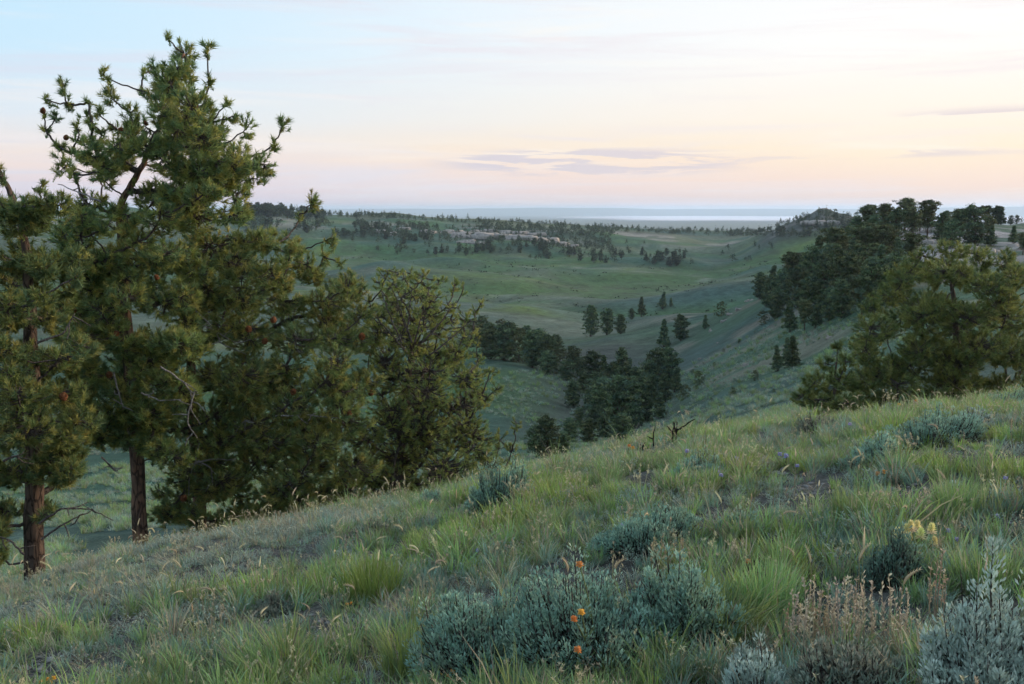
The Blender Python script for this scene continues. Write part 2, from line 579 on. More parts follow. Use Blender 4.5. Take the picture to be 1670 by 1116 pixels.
def ground_z(x, y):
    x, y = np.asarray(x, float), np.asarray(y, float)
    r = np.maximum(np.hypot(x, y), 0.05)
    az = np.arctan2(x, y)
    a0 = 0.60
    ae = np.where(np.abs(az) > a0, np.sign(az) * a0 * np.cos(np.clip((np.abs(az) - a0) / (math.pi - a0), 0, 1) * math.pi / 2), az)
    t, D = np.interp(ae, _baz, _bt), np.interp(ae, _baz, _bd)
    rr = np.minimum(r, 1.9 * D)
    zn = -(1.6 + (t - 3.2 / D) * rr + 1.6 / D ** 2 * rr ** 2) - (t + 0.55) * (r - rr)
    w = sstep(math.log(17), math.log(34), np.log(r))
    zf = far_s(ae, np.log(np.maximum(r, 15.0))) * r
    z = zn * (1 - w) + zf * w
    # natural unevenness
    z = z + 0.16 * (fbm(x * .55, y * .55, 3, 11) - .5) * sstep(1.5, 5, r)
    am = sstep(40, 160, r) * (1 - sstep(4000, 9000, r))
    z = z + am * np.minimum(r, 1200) * 0.010 * (fbm(x / 95 + 3, y / 95, 4, 23) - .5)
    # draws and folds in the grassland
    am2 = sstep(330, 620, r) * (1 - sstep(1150, 1500, r))
    fold = np.abs(fbm(x / 330 + .3 * y / 400, y / 210, 3, 41) - .5) * 2
    z = z + am2 * 38 * (fold - .35) + am2 * 7 * (np.abs(fbm(x / 120 + 2, y / 80, 2, 43) - .5) * 2 - .3)
    kn = sstep(.20, .24, ae) * (1 - sstep(.36, .40, ae)) * sstep(1120, 1200, r) * (1 - sstep(1450, 1600, r))
    z = z + kn * 16 * (fbm(x / 38, y / 38, 4, 83) - .5)
    # far range of low mountains beyond the plain
    am3 = sstep(26000, 31000, r) * (1 - sstep(36000, 43000, r))
    z = z + am3 * (140 + 95 * fbm(ae * 13 + 3, r * 0 + 2.2, 3, 61) + 24 * sstep(.30, .50, ae) * sstep(29000, 32000, r))
    am4 = sstep(9000, 11000, r) * (1 - sstep(12500, 15000, r)) * (1 - sstep(-.12, .22, ae))
    z = z + am4 * 45 * fbm(ae * 12, r / 4000, 3, 67)
    return z


def gz(x, y):
    return float(ground_z(np.array([x]), np.array([y]))[0])


_hr = np.exp(np.linspace(math.log(2.2), math.log(2500), 1150))
_ha = np.linspace(-.62, .62, 500)
_HA, _HR = np.meshgrid(_ha, _hr, indexing="ij")
_HS = ground_z(_HR * np.sin(_HA), _HR * np.cos(_HA)) / _HR


def hit(px, py, rmin=2.2, rmax=2500):
    """first ground point seen at that pixel (the skyline of that bearing if the ray passes over it)"""
    az, s = az_s(px, py)
    f = np.clip((az + .62) / 1.24 * 499, 0, 498.99)
    i0 = int(f)
    f -= i0
    m = (_hr >= rmin) & (_hr <= rmax)
    r = _hr[m]
    sl = (_HS[i0] * (1 - f) + _HS[i0 + 1] * f)[m]
    k = np.nonzero(sl >= s)[0]
    i = k[0] if len(k) else int(np.argmax(sl))
    rr = r[i]
    if len(k) and i > 0:                      # refine between the two samples
        g0, g1 = sl[i - 1] - s, sl[i] - s
        rr = r[i - 1] + (r[i] - r[i - 1]) * np.clip(-g0 / (g1 - g0 + 1e-12), 0, 1)
    x, y = rr * math.sin(az), rr * math.cos(az)
    return np.array([x, y, gz(x, y)]), rr


def build_ground():
    azv = np.concatenate([np.linspace(-math.pi, -.62, 40)[:-1], np.linspace(-.62, .62, 390), np.linspace(.62, math.pi, 40)[1:]])
    rv = np.exp(np.concatenate([np.linspace(math.log(.4), math.log(14), 110)[:-1], np.linspace(math.log(14), math.log(2000), 300)[:-1],
                                np.linspace(math.log(2000), math.log(46000), 90)]))
    A, R = np.meshgrid(azv, rv, indexing="ij")
    X, Y = R * np.sin(A), R * np.cos(A)
    Z = ground_z(X, Y)
    na, nr = A.shape
    # colour of soil, grass and rock, by place
    green = np.array([.044, .088, .064])
    lush = np.array([.056, .112, .048])
    sage = np.array([.068, .100, .092])
    dry = np.array([.175, .165, .085])
    soil = np.array([.120, .108, .098])
    scrub = np.array([.088, .088, .085])
    rock = np.array([.27, .24, .23])
    n1 = fbm(X / 60, Y / 60, 4, 3)[..., None]
    n2 = fbm(X / 240 + 5, Y / 160, 4, 5)[..., None]
    n3 = fbm(X / 14, Y / 14, 4, 7)[..., None]
    mix = lambda a, b, f: a * (1 - f) + b * f
    C = mix(green, lush, sstep(.42, .66, n1))
    C = mix(C, sage, sstep(.46, .62, n2) * .6)
    C = mix(C, dry, sstep(.50, .66, fbm(X / 380 + 9, Y / 130, 4, 9)[..., None]) * .3)
    r = R[..., None]
    a = A[..., None]
    # folds of the grassland: lush in the draws, pale and dry on the ribs between
    fold = (np.abs(fbm(X / 330 + .3 * Y / 400, Y / 210, 3, 41) - .5) * 2)[..., None]
    zf_ = sstep(260, 420, r) * (1 - sstep(1150, 1500, r))
    C = mix(C, np.array([.062, .108, .042]), zf_ * (1 - sstep(.05, .22, fold)) * .75)
    C = mix(C, np.array([.095, .120, .095]), zf_ * sstep(.30, .52, fold) * .6)
    fine = fbm(X / 90 + Y / 300, Y / 26, 4, 47)[..., None]
    C = mix(C, np.array([.120, .130, .10]), zf_ * sstep(.58, .68, fine) * .45)
    rib = np.exp(-((fbm(X / 300 - Y / 700, Y / 115, 3, 53) - .5) / .016) ** 2)[..., None]
    C = mix(C, np.array([.165, .185, .145]), zf_ * rib * .65)
    draw = np.exp(-((fbm(X / 260 + Y / 500, Y / 150, 3, 57) - .47) / .022) ** 2)[..., None]
    C = mix(C, np.array([.100, .140, .034]), zf_ * draw * sstep(.45, .6, n1) * .75)
    C = mix(C, np.array([.075, .085, .060]), zf_ * sstep(.60, .70, 1 - fine) * .6)
    # plateau rim across the valley: drier, stony
    C = mix(C, np.array([.13, .13, .085]), sstep(1150, 1400, r) * sstep(.40, .60, fbm(X / 110, Y / 60, 3, 19)[..., None]) * .6)
    C = mix(C, rock, sstep(1330, 1400, r) * (1 - sstep(1500, 1560, r)) * sstep(.55, .62, fbm(X / 70, Y / 30, 4, 21)[..., None]) * .6)
    # the right-hand hillside: sage, tan patches, scree near the top
    hs_ = sstep(.10, .17, a) * sstep(50, 90, r) * (1 - sstep(420, 520, r))
    C = mix(C, sage, hs_ * .45)
    C = mix(C, np.array([.19, .165, .13]), hs_ * sstep(.50, .64, n3) * .65 * sstep(90, 170, r))
    C = mix(C, np.array([.30, .285, .30]), sstep(.25, .33, a) * sstep(170, 230, r) * (1 - sstep(330, 380, r)) * sstep(.38, .55, n3) * .85)
    C = mix(C, np.array([.15, .145, .09]), sstep(.43, .47, a) * sstep(380, 430, r) * (1 - sstep(900, 1100, r)) * .7)
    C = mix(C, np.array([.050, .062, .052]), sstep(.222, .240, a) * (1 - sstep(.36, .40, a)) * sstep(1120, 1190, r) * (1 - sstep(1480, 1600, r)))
    C = mix(C, rock * .6, sstep(.225, .25, a) * sstep(1180, 1230, r) * (1 - sstep(1400, 1500, r)) * sstep(.44, .58, fbm(X / 25, Y / 25, 4, 33)[..., None]) * .75)
    # scrubby ravine floor
    rav = np.exp(-((a - .085) / .075) ** 2) * sstep(95, 130, r) * (1 - sstep(300, 360, r))
    C = mix(C, scrub, rav * .85)
    # underfoot: soil and litter between the tussocks
    nr_ = 1 - sstep(16, 45, r)
    C = mix(C, mix(soil, np.array([.11, .125, .085]), sstep(.4, .6, n3)), nr_ * .8)
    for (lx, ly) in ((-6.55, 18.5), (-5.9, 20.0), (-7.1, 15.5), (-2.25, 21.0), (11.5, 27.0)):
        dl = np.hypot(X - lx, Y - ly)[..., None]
        C = mix(C, np.array([.085, .062, .045]), (1 - sstep(1.2, 3.2, dl + 1.6 * (n3 - .5))) * .85)  # brown needle litter, also painting in contact shade beneath the pines
    C = C * (1 - .04 * sstep(60, 200, r) * (1 - sstep(1200, 1400, r)))    # ground colour slightly darkened across the valley distances
    # the hazy lowland
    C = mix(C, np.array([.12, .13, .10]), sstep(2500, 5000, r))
    V = np.stack([X, Y, Z], -1).reshape(-1, 3)
    i = np.arange(na - 1)[:, None] * nr
    j = np.arange(nr - 1)[None]
    Q = np.stack([i + j, i + nr + j, i + nr + j + 1, i + j + 1], -1).reshape(-1, 4)
    mb = MB()
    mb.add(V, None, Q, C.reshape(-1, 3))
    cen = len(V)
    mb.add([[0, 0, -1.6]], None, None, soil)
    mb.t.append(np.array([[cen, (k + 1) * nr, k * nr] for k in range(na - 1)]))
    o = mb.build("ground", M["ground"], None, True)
    tag(o, kind="structure")


build_ground()


def build_fog():
    """mist lying on the far lowland, seen from above"""
    n, m = 150, 40
    az = np.linspace(-.05, .75, n)
    u = np.linspace(0, 1, m)
    A, U = np.meshgrid(az, u, indexing="ij")
    r0 = 6900 + 1900 * fbm(A * 9, A * 0, 3, 71) + 14000 * (1 - sstep(-.05, .12, A)) * .45
    r1 = 23500 + 2500 * fbm(A * 7 + 4, A * 0, 2, 73)
    R = r0 + (r1 - r0) * U
    h = np.clip(np.sin(U * math.pi), 0, 1) ** .4 * sstep(-.05, .1, A) * (1 - sstep(.7, .75, A))
    X, Y = R * np.sin(A), R * np.cos(A)
    G = ground_z(X, Y)
    top = G - 2 + h * (16 + 16 * fbm(X / 900, Y / 900, 3, 79))
    bot = G - 4
    mb = MB()
    i = np.arange(n - 1)[:, None] * m
    j = np.arange(m - 1)[None]
    Q = np.stack([i + j, i + m + j, i + m + j + 1, i + j + 1], -1).reshape(-1, 4)
    fade = (sstep(0, .38, U) * (1 - sstep(.62, 1, U)) * sstep(-.05, .16, A) * (1 - sstep(.66, .75, A))).reshape(-1, 1) * np.ones((1, 3))
    mb.add(np.stack([X, Y, top], -1).reshape(-1, 3), None, Q, fade)
    mb.add(np.stack([X, Y, bot], -1).reshape(-1, 3), None, Q[:, ::-1], fade)
    o = mb.build("mist_bank", M["fog"], None, True)
    tag(o, "white mist bank lying over the far lowland", "mist", kind="stuff")


build_fog()


def build_haze():
    S, lo, hi = 52000.0, -200.0, 120.0
    mb = MB()
    v = [(x * S, y * S, z) for z in (lo, hi) for x, y in ((-1, -1), (1, -1), (1, 1), (-1, 1))]
    mb.add(v, None, [(3, 2, 1, 0), (4, 5, 6, 7), (0, 1, 5, 4), (1, 2, 6, 5), (2, 3, 7, 6), (3, 0, 4, 7)])
    m = bpy.data.materials.new("haze")
    m.use_nodes = True
    t = m.node_tree
    t.nodes.clear()
    out = nd(t, "ShaderNodeOutputMaterial")
    pv = nd(t, "ShaderNodeVolumePrincipled")
    pv.inputs["Color"].default_value = (.64, .80, 1.0, 1)
    pv.inputs["Density"].default_value = 0.00005
    pv.inputs["Anisotropy"].default_value = 0.2
    t.links.new(pv.outputs[0], out.inputs["Volume"])
    o = mb.build("haze", m)
    tag(o, "pale bluish evening haze in the air over the valley", "haze", kind="stuff")


build_haze()
# ------------------------------------------------------------------ near pines: limbs grown to where the foliage hangs
def needle_tufts(mb, P, A, m, L, cols, spread=(15, 62), width=.007, shoot=.12, rng=RNG):
    """bottle-brush tufts: m slim needles round the end of every shoot"""
    n = len(P)
    A = unit(A)
    ref = np.where(np.abs(A[:, 2:3]) > .9, np.array([[1., 0, 0]]), np.array([[0., 0, 1.]]))
    U = unit(np.cross(A, ref))
    V = np.cross(A, U)
    th = np.radians(rng.uniform(spread[0], spread[1], (n, m)))
    ph = rng.uniform(0, 2 * math.pi, (n, m))
    back = rng.uniform(0, shoot, (n, m)) * rng.uniform(.3, 1, (n, 1))
    d = np.cos(th)[..., None] * A[:, None] + np.sin(th)[..., None] * (np.cos(ph)[..., None] * U[:, None] + np.sin(ph)[..., None] * V[:, None])
    b = P[:, None] - A[:, None] * back[..., None]
    ll = L * rng.uniform(.65, 1.15, (n, m, 1)) * rng.uniform(.55, 1.25, (n, 1, 1))
    tip = b + d * ll
    tip[..., 2] -= ll[..., 0] * .06
    side = unit(np.cross(d, rng.normal(size=(n, m, 3)))) * width * .5
    v = np.stack([b - side, b + side, tip], 2).reshape(-1, 3)
    k = n * m
    tr = np.arange(k * 3).reshape(-1, 3)
    c0 = cols[rng.integers(0, len(cols), n)][:, None] * rng.uniform(.75, 1.25, (n, 1, 1))
    c1 = cols[rng.integers(0, len(cols), (n, m))]
    c = (c0 * .7 + c1 * .3) * rng.uniform(.8, 1.2, (n, m, 1))
    mb.add(v, tr, None, np.repeat(c.reshape(-1, 3), 3, axis=0))


def bez(p0, p1, p2, n):
    t = np.linspace(0, 1, n)[:, None]
    return (1 - t) ** 2 * p0 + 2 * t * (1 - t) * p1 + t * t * p2


NEEDLES = np.array([1.10, 1.04, .88]) * 2.4 * np.array([(.060, .088, .036), (.072, .105, .040), (.048, .080, .044), (.085, .105, .034), (.120, .128, .040), (.055, .095, .055), (.150, .142, .050)])
OLIVE = np.array([1.0, 1.04, .98]) * 1.85 * np.array([(.105, .118, .036), (.085, .108, .038), (.130, .132, .040), (.070, .095, .038), (.155, .145, .045), (.065, .095, .045)])


def grow(name, label, trunk_px, depth, r0, r1, blobs, spread=1.4, dens=1.0, needle_len=.128, needles=40, cols=NEEDLES, bark="bark",
         tuft_spread=(14, 66), width=.0155, fill=1.0, seed=1, cones=(), dead=(), group=None, twig_r=.006, shoot=.20, lean=0.0, midfill=1, rise=0.0, dead_mat='dead'):
    rng = np.random.default_rng(seed)
    base = at(trunk_px[0][0], trunk_px[0][1], depth)
    g = gz(base[0], base[1])
    base[2] = g - .12
    root = empty(name, base)
    tag(root, label, "tree", group)
    k = 1.0
    T = [base] + [at(p[0], p[1], depth + lean * i) for i, p in enumerate(trunk_px[1:], 1)]
    T = np.array(T)
    # smooth trunk line
    seg = np.linspace(0, len(T) - 1, 5 * len(T))
    TT = np.stack([np.interp(seg, np.arange(len(T)), T[:, i]) for i in range(3)], 1)
    for _ in range(3):
        TT[1:-1] = (TT[:-2] + 2 * TT[1:-1] + TT[2:]) / 4
    TT[1:-1, :2] += rng.normal(0, r0 * .06, (len(TT) - 2, 2))
    tr_ = (r1 + (r0 - r1) * np.linspace(1, 0, len(TT)) ** 1.25) * rng.uniform(.93, 1.07, len(TT))
    tr_[0] *= 1.35
    tr_[1] *= 1.12
    mb = MB()
    mb.tube(TT - base, tr_, 12)
    mb.build("trunk", M[bark], root, True)
    # foliage masses -> nodes
    ppm = FPX / depth
    nodes, rad = [], []
    for bl in blobs:
        px, py, rx, rz = bl[:4]
        dy = bl[4] if len(bl) > 4 else rng.uniform(-1, 1) * spread * min(1, rx / 25)
        nodes.append(at(px, py, depth + dy))
        rad.append((rx / ppm, max(rx, rz) * .8 / ppm, rz / ppm))
        if rx > 24 and fill > 0 and rng.random() < fill:
            nodes.append(at(px + rng.uniform(-20, 20), py + rng.uniform(-10, 12), depth + (-1 if dy > 0 else 1) * rng.uniform(.3, 1) * spread))
            rad.append((rx / ppm, rx * .8 / ppm, rz / ppm))
    # boughs between neighbouring masses close the crown
    big = [b for b in blobs if b[2] > 20]
    for b in big:
        near_ = sorted(big, key=lambda c: abs(c[0] - b[0]) + abs(c[1] - b[1]))[1:5]
        for _ in range(midfill):
            c = near_[int(rng.integers(len(near_)))] if near_ else b
            if abs(c[0] - b[0]) + abs(c[1] - b[1]) > 150:
                continue
            f = rng.uniform(.3, .7)
            nodes.append(at(b[0] + (c[0] - b[0]) * f + rng.uniform(-8, 8), b[1] + (c[1] - b[1]) * f + rng.uniform(-8, 8), depth + rng.uniform(-1, 1) * spread))
            rad.append((.8 * b[2] / ppm, .7 * b[2] / ppm, .85 * b[3] / ppm))
    nodes = np.array(nodes)
    rad = np.array(rad)
    lo = TT[:, 2].min() + .12 * (TT[:, 2].max() - TT[:, 2].min())
    tn = TT[TT[:, 2] > lo]
    dtr = np.linalg.norm(nodes[:, None] - tn[None], axis=2).min(1)
    order = np.argsort(dtr)
    allp = [p for p in tn]
    par = [-1] * len(tn)
    idx = {}
    for o in order:
        q = nodes[o]
        ap = np.array(allp)
        dd = q - ap
        cost = np.linalg.norm(dd, axis=1) + 1.1 * np.maximum(0, -dd[:, 2]) + .25 * np.maximum(0, np.abs(dd[:, 2]) - .9)
        if rise:                                 # steeply ascending limbs
            cost = cost + rise * np.maximum(0, np.hypot(dd[:, 0], dd[:, 1]) - dd[:, 2])
        cost[:len(tn)] *= .85
        j = int(np.argmin(cost))
        idx[o] = len(allp)
        allp.append(q)
        par.append(j)
    cnt = np.ones(len(allp))
    for i in range(len(allp) - 1, len(tn) - 1, -1):
        if par[i] >= 0:
            cnt[par[i]] += cnt[i]
    limb = MB()
    P_all, A_all = [], []
    for o in order:
        i = idx[o]
        p0, p2 = allp[par[i]], allp[i]
        L = np.linalg.norm(p2 - p0)
        midp = (p0 + p2) / 2 + np.array([0, 0, -.12 * L]) + rng.normal(0, .07 * L, 3)
        cur = bez(p0, midp, p2, 8)
        cur[1:-1] += rng.normal(0, .018 * L, (6, 3))
        ra = min(.009 * math.sqrt(cnt[i]) + .007, .09)
        rb = min(.009 * math.sqrt(max(cnt[i] - 1, .4)) + .005, .08)
        limb.tube(cur - base, np.linspace(ra, rb, 8), 5, cap=False)
        rx, ry, rz = rad[o]
        n = max(3, int(dens * .027 * (rx * ppm) * (rz * ppm) + 3))
        v = rng.normal(size=(n, 3))
        v = unit(v) * rng.uniform(.25, 1, (n, 1)) ** .5
        tp = p2 + v * np.array([rx, ry, rz * 1.15])
        d = np.linalg.norm(tp[:, None] - cur[None, 3:], axis=2) + .3 * np.maximum(0, cur[None, 3:, 2] - tp[:, None, 2])
        src = cur[3:][d.argmin(1)]
        out = unit(tp - src)
        ax = unit(out * .7 + np.array([0, 0, .55]) + rng.normal(0, .22, (n, 3)))
        m_ = tp - ax * np.linalg.norm(tp - src, axis=1, keepdims=True) * .45
        limb.tubes(np.stack([src, .25 * src + .5 * m_ + .25 * tp, tp], 1) - base, [twig_r * 1.3, twig_r, twig_r * .7], 3)
        P_all.append(tp - base)
        A_all.append(ax)
    limb.build("branches", M["twig"], root, True)
    P, A = np.vstack(P_all), np.vstack(A_all)
    cr = MB()
    needle_tufts(cr, P, A, needles, needle_len, cols, tuft_spread, width, shoot, rng)
    cr.build("crown", M["needle"], root)
    if len(cones):
        cm = cone_mesh()
        for (cx_, cy_, dd_) in cones:
            c = put("pine_cone", cm, root, at(cx_, cy_, depth + dd_) - base)
            c.rotation_euler = (rng.uniform(-.6, .6) + math.pi * (rng.random() < .3), rng.uniform(-.6, .6), rng.uniform(0, 6))
            c.scale = [rng.uniform(.85, 1.2)] * 3
    for pts in dead:
        q = np.array([at(p[0], p[1], depth - 1.7 + .1 * i) for i, p in enumerate(pts)])
        sg = np.linspace(0, len(q) - 1, 4 * len(q))
        qq = np.stack([np.interp(sg, np.arange(len(q)), q[:, i]) for i in range(3)], 1)
        qq[1:-1] = (qq[:-2] + 2 * qq[1:-1] + qq[2:]) / 4
        qq += rng.normal(0, .006, qq.shape)
        b = MB()
        b.tube(qq - base, np.linspace(.017, .006, len(qq)), 6)
        # a few broken side twigs
        for _ in range(3):
            j = rng.integers(2, len(qq) - 1)
            e = qq[j] + np.array([rng.uniform(-.25, .25), rng.uniform(-.15, .15), rng.uniform(-.22, .12)])
            b.tube(np.array([qq[j], (qq[j] + e) / 2 + rng.normal(0, .02, 3), e]) - base, [.011, .009, .005], 5)
        b.build("dead_branch", M[dead_mat], root, True)
    return root


_cone = []


def cone_mesh():
    if not _cone:
        mb = MB()
        mb.tube(np.array([[0, 0, z] for z in (-.05, -.03, 0, .03, .05)]), [.012, .03, .034, .022, .006], 8)
        n = 9
        for i in range(n):
            u = i / (n - 1)
            r = .042 * math.sin(math.pi * (.16 + .80 * u)) ** .8
            for k in range(8):
                a = k * math.pi / 4 + i * .4
                p = np.array([r * math.cos(a), r * math.sin(a), (u - .5) * .10])
                o = np.array([math.cos(a), math.sin(a), -.35])
                s = np.array([-math.sin(a), math.cos(a), 0])
                w = r * .42 + .003
                mb.add([p * .55, p + s * w, p + o * .014, p - s * w], [(0, 1, 2), (0, 2, 3), (0, 3, 1), (1, 3, 2)], None)
        _cone.append(mb.mesh("pine_cone", M["cone"]))
    return _cone[0]


MAIN = [(208, 352, 28, 17, -.8), (178, 345, 22, 14, -.6), (135, 470, 38, 22), (125, 540, 40, 24), (142, 600, 40, 24), (132, 660, 40, 22), (152, 712, 38, 18), (318, 445, 38, 24), (300, 645, 42, 24), (312, 560, 42, 24), (120, 365, 30, 18),
        (150, 420, 34, 20), (140, 190, 12, 9), (125, 206, 11, 9), (160, 182, 11, 9), (150, 230, 17, 11), (215, 215, 19, 15), (226, 240, 23, 15), (205, 266, 23, 13), (120, 250, 17, 11),
        (272, 62, 7, 7), (303, 92, 24, 25), (337, 75, 11, 13), (250, 110, 13, 14), (234, 118, 5, 7), (288, 128, 30, 26), (340, 132, 13, 12), (236, 150, 9, 7),
        (265, 172, 26, 22), (312, 175, 38, 30), (368, 168, 10, 12), (292, 215, 42, 28), (342, 220, 38, 26), (402, 208, 14, 20), (379, 190, 10, 12),
        (462, 202, 14, 12), (446, 236, 9, 13), (430, 268, 20, 24), (388, 255, 30, 26), (418, 292, 24, 14), (330, 268, 48, 28), (270, 262, 32, 24),
        (105, 140, 10, 15), (76, 162, 7, 9), (75, 214, 8, 6), (110, 168, 8, 13), (92, 188, 10, 8), (170, 126, 8, 15), (179, 155, 15, 20), (145, 166, 6, 5),
        (212, 184, 22, 19), (231, 146, 7, 5), (165, 215, 13, 9), (190, 210, 13, 11), (155, 246, 28, 20), (100, 266, 20, 20), (120, 282, 16, 12),
        (200, 242, 24, 18), (180, 275, 28, 16), (95, 238, 12, 12), (236, 206, 9, 18), (130, 340, 28, 20), (165, 322, 18, 12), (250, 312, 40, 22),
        (310, 310, 46, 22), (368, 305, 32, 17), (105, 385, 36, 20), (155, 372, 22, 15), (262, 350, 38, 22), (325, 352, 50, 24), (392, 348, 34, 18),
        (110, 432, 45, 20), (165, 448, 36, 20), (245, 415, 42, 24), (300, 420, 44, 24), (95, 500, 40, 20), (165, 505, 48, 22), (245, 480, 46, 26), (300, 500, 40, 26),
        (130, 555, 45, 22), (205, 560, 50, 24), (270, 560, 46, 26), (140, 620, 40, 20), (205, 625, 48, 24), (275, 625, 46, 26), (180, 680, 46, 22), (250, 690, 50, 24),
        (150, 200, 10, 8), (128, 225, 12, 10), (210, 720, 34, 16), (280, 740, 40, 18), (205, 455, 36, 20, -1.0), (190, 545, 44, 24, -1.2), (235, 590, 44, 24, -1.2),
        (196, 640, 44, 22, -1.2), (176, 415, 30, 18, -.9), (235, 672, 44, 20, -1.2), (72, 184, 5, 4), (165, 700, 36, 18, -1.0), (240, 720, 30, 16, -1.1), (225, 395, 30, 18, -.9)]
SECOND = [(395, 392, 30, 18), (430, 385, 26, 16), (470, 388, 24, 13), (508, 328, 17, 18), (489, 352, 8, 10), (540, 388, 11, 20), (528, 418, 12, 18), (480, 400, 16, 12),
          (340, 400, 44, 22), (385, 432, 50, 26), (440, 440, 36, 22), (500, 432, 34, 20), (565, 458, 25, 20), (592, 470, 16, 16), (555, 428, 8, 12),
          (335, 470, 44, 26), (390, 488, 52, 26), (460, 490, 46, 22), (530, 492, 44, 22), (582, 512, 30, 18), (340, 540, 48, 24), (405, 548, 54, 26), (480, 552, 46, 26),
          (548, 552, 46, 24), (604, 560, 24, 18), (350, 612, 48, 26), (400, 612, 54, 26), (465, 622, 50, 26), (540, 622, 46, 26), (600, 622, 26, 24), (350, 680, 48, 26),
          (415, 690, 54, 26), (492, 690, 46, 28), (560, 690, 38, 28), (340, 745, 46, 22), (425, 750, 52, 26), (510, 756, 50, 26), (580, 760, 40, 26), (300, 800, 40, 18),
          (375, 802, 50, 20), (455, 806, 44, 18), (530, 806, 46, 18), (260, 800, 20, 14), (300, 835, 40, 16), (390, 840, 44, 14), (340, 850, 40, 18, -1.4), (310, 770, 40, 22, -1.5), (290, 700, 40, 22, -1.4), (365, 780, 44, 22, -1.5),
          (440, 830, 40, 16), (500, 835, 40, 14), (330, 880, 36, 14, -1.0), (275, 845, 26, 14), (405, 845, 44, 18, -1.5), (470, 790, 46, 24, -1.5), (440, 720, 46, 24, -1.6), (520, 720, 44, 24, -1.5), (560, 640, 40, 22, -1.5),
          (470, 660, 44, 22, -1.6), (400, 650, 44, 22, -1.6), (360, 720, 44, 22, -1.5), (570, 800, 44, 20, -1.0), (540, 840, 40, 12)]
LEFT = [(120, 722, 34, 20), (112, 765, 28, 16), (118, 560, 32, 18), (122, 420, 26, 16), (0, 285, 8, 18), (6, 340, 26, 20), (66, 305, 8, 12), (62, 332, 22, 15), (98, 335, 22, 20), (38, 365, 44, 20), (25, 425, 42, 20), (75, 425, 40, 20), (14, 500, 46, 24),
        (80, 520, 34, 16), (110, 475, 22, 14), (8, 570, 50, 24), (78, 590, 42, 18), (100, 640, 44, 20), (28, 642, 50, 24), (108, 692, 42, 22), (36, 702, 54, 24),
        (90, 742, 42, 20), (20, 765, 48, 24), (98, 782, 28, 16), (6, 830, 36, 20), (-4, 900, 28, 16), (-50, 360, 36, 22), (-60, 440, 40, 26), (-70, 520, 46, 26),
        (-60, 610, 50, 28), (-70, 700, 50, 28), (-60, 790, 50, 28), (-60, 880, 40, 22), (60, 470, 30, 15), (70, 840, 22, 12)]
JUNIPER = [(630, 478, 24, 14), (665, 475, 26, 14), (700, 482, 24, 14), (730, 498, 22, 14), (760, 520, 18, 14), (650, 505, 28, 16), (690, 512, 28, 16), (720, 535, 28, 16), (610, 520, 22, 16), (655, 540, 30, 16), (770, 550, 18, 14), (648, 448, 26, 9), (690, 452, 22, 12), (668, 446, 20, 11), (716, 458, 15, 11), (740, 468, 11, 16), (756, 470, 8, 11), (776, 508, 11, 10), (786, 492, 8, 9), (618, 462, 18, 9),
           (602, 492, 14, 12), (735, 522, 18, 14), (757, 545, 18, 14), (628, 520, 16, 12), (675, 520, 14, 10), (706, 512, 12, 9), (617, 560, 28, 20), (675, 562, 34, 18),
           (730, 572, 34, 18), (700, 605, 50, 24), (758, 612, 38, 20), (800, 606, 15, 11), (780, 585, 12, 10), (640, 615, 42, 26), (682, 655, 52, 26), (752, 662, 44, 22),
           (810, 635, 13, 12), (790, 655, 18, 16), (640, 690, 46, 26), (702, 710, 54, 26), (770, 712, 44, 26), (815, 718, 18, 18), (842, 690, 10, 12), (834, 738, 14, 18),
           (650, 750, 50, 24), (722, 760, 54, 24), (790, 760, 36, 22), (600, 780, 40, 22), (680, 800, 50, 14), (625, 665, 36, 22), (770, 640, 26, 14), (600, 720, 36, 24), (620, 810, 40, 18), (720, 805, 44, 16), (770, 790, 34, 16), (670, 700, 40, 24, -1.2), (645, 780, 44, 22, -1.3), (830, 770, 16, 12)]
RIGHT = [(1545, 406, 24, 14), (1502, 416, 24, 14), (1590, 414, 22, 14), (1638, 420, 24, 15), (1480, 445, 30, 18), (1535, 448, 40, 20), (1605, 458, 38, 20), (1660, 452, 28, 20),
         (1450, 482, 30, 18), (1420, 502, 20, 17), (1500, 500, 44, 22), (1565, 512, 48, 24), (1640, 516, 40, 24), (1440, 532, 38, 22), (1515, 560, 48, 26), (1595, 572, 50, 26),
         (1665, 576, 40, 26), (1412, 572, 30, 20), (1475, 602, 48, 24), (1555, 632, 54, 26), (1640, 634, 46, 26), (1408, 622, 34, 20), (1465, 650, 48, 20), (1545, 680, 54, 18),
         (1640, 676, 46, 20), (1500, 692, 46, 16), (1585, 700, 50, 16, -1.5), (1540, 655, 50, 22, -1.6), (1600, 660, 50, 22, -1.6), (1565, 590, 46, 24, -1.6), (1560, 690, 46, 18, -1.8), (1430, 680, 34, 14), (1720, 450, 36, 24), (1730, 520, 44, 26), (1740, 600, 46, 28), (1720, 660, 46, 24)]
YOUNG = [(1366, 562, 9, 11), (1380, 590, 16, 14), (1346, 592, 15, 13), (1330, 622, 22, 16), (1370, 618, 26, 16), (1320, 652, 26, 14), (1362, 652, 30, 18), (1402, 660, 26, 18),
         (1300, 680, 17, 7), (1345, 684, 28, 12), (1392, 690, 26, 10)]

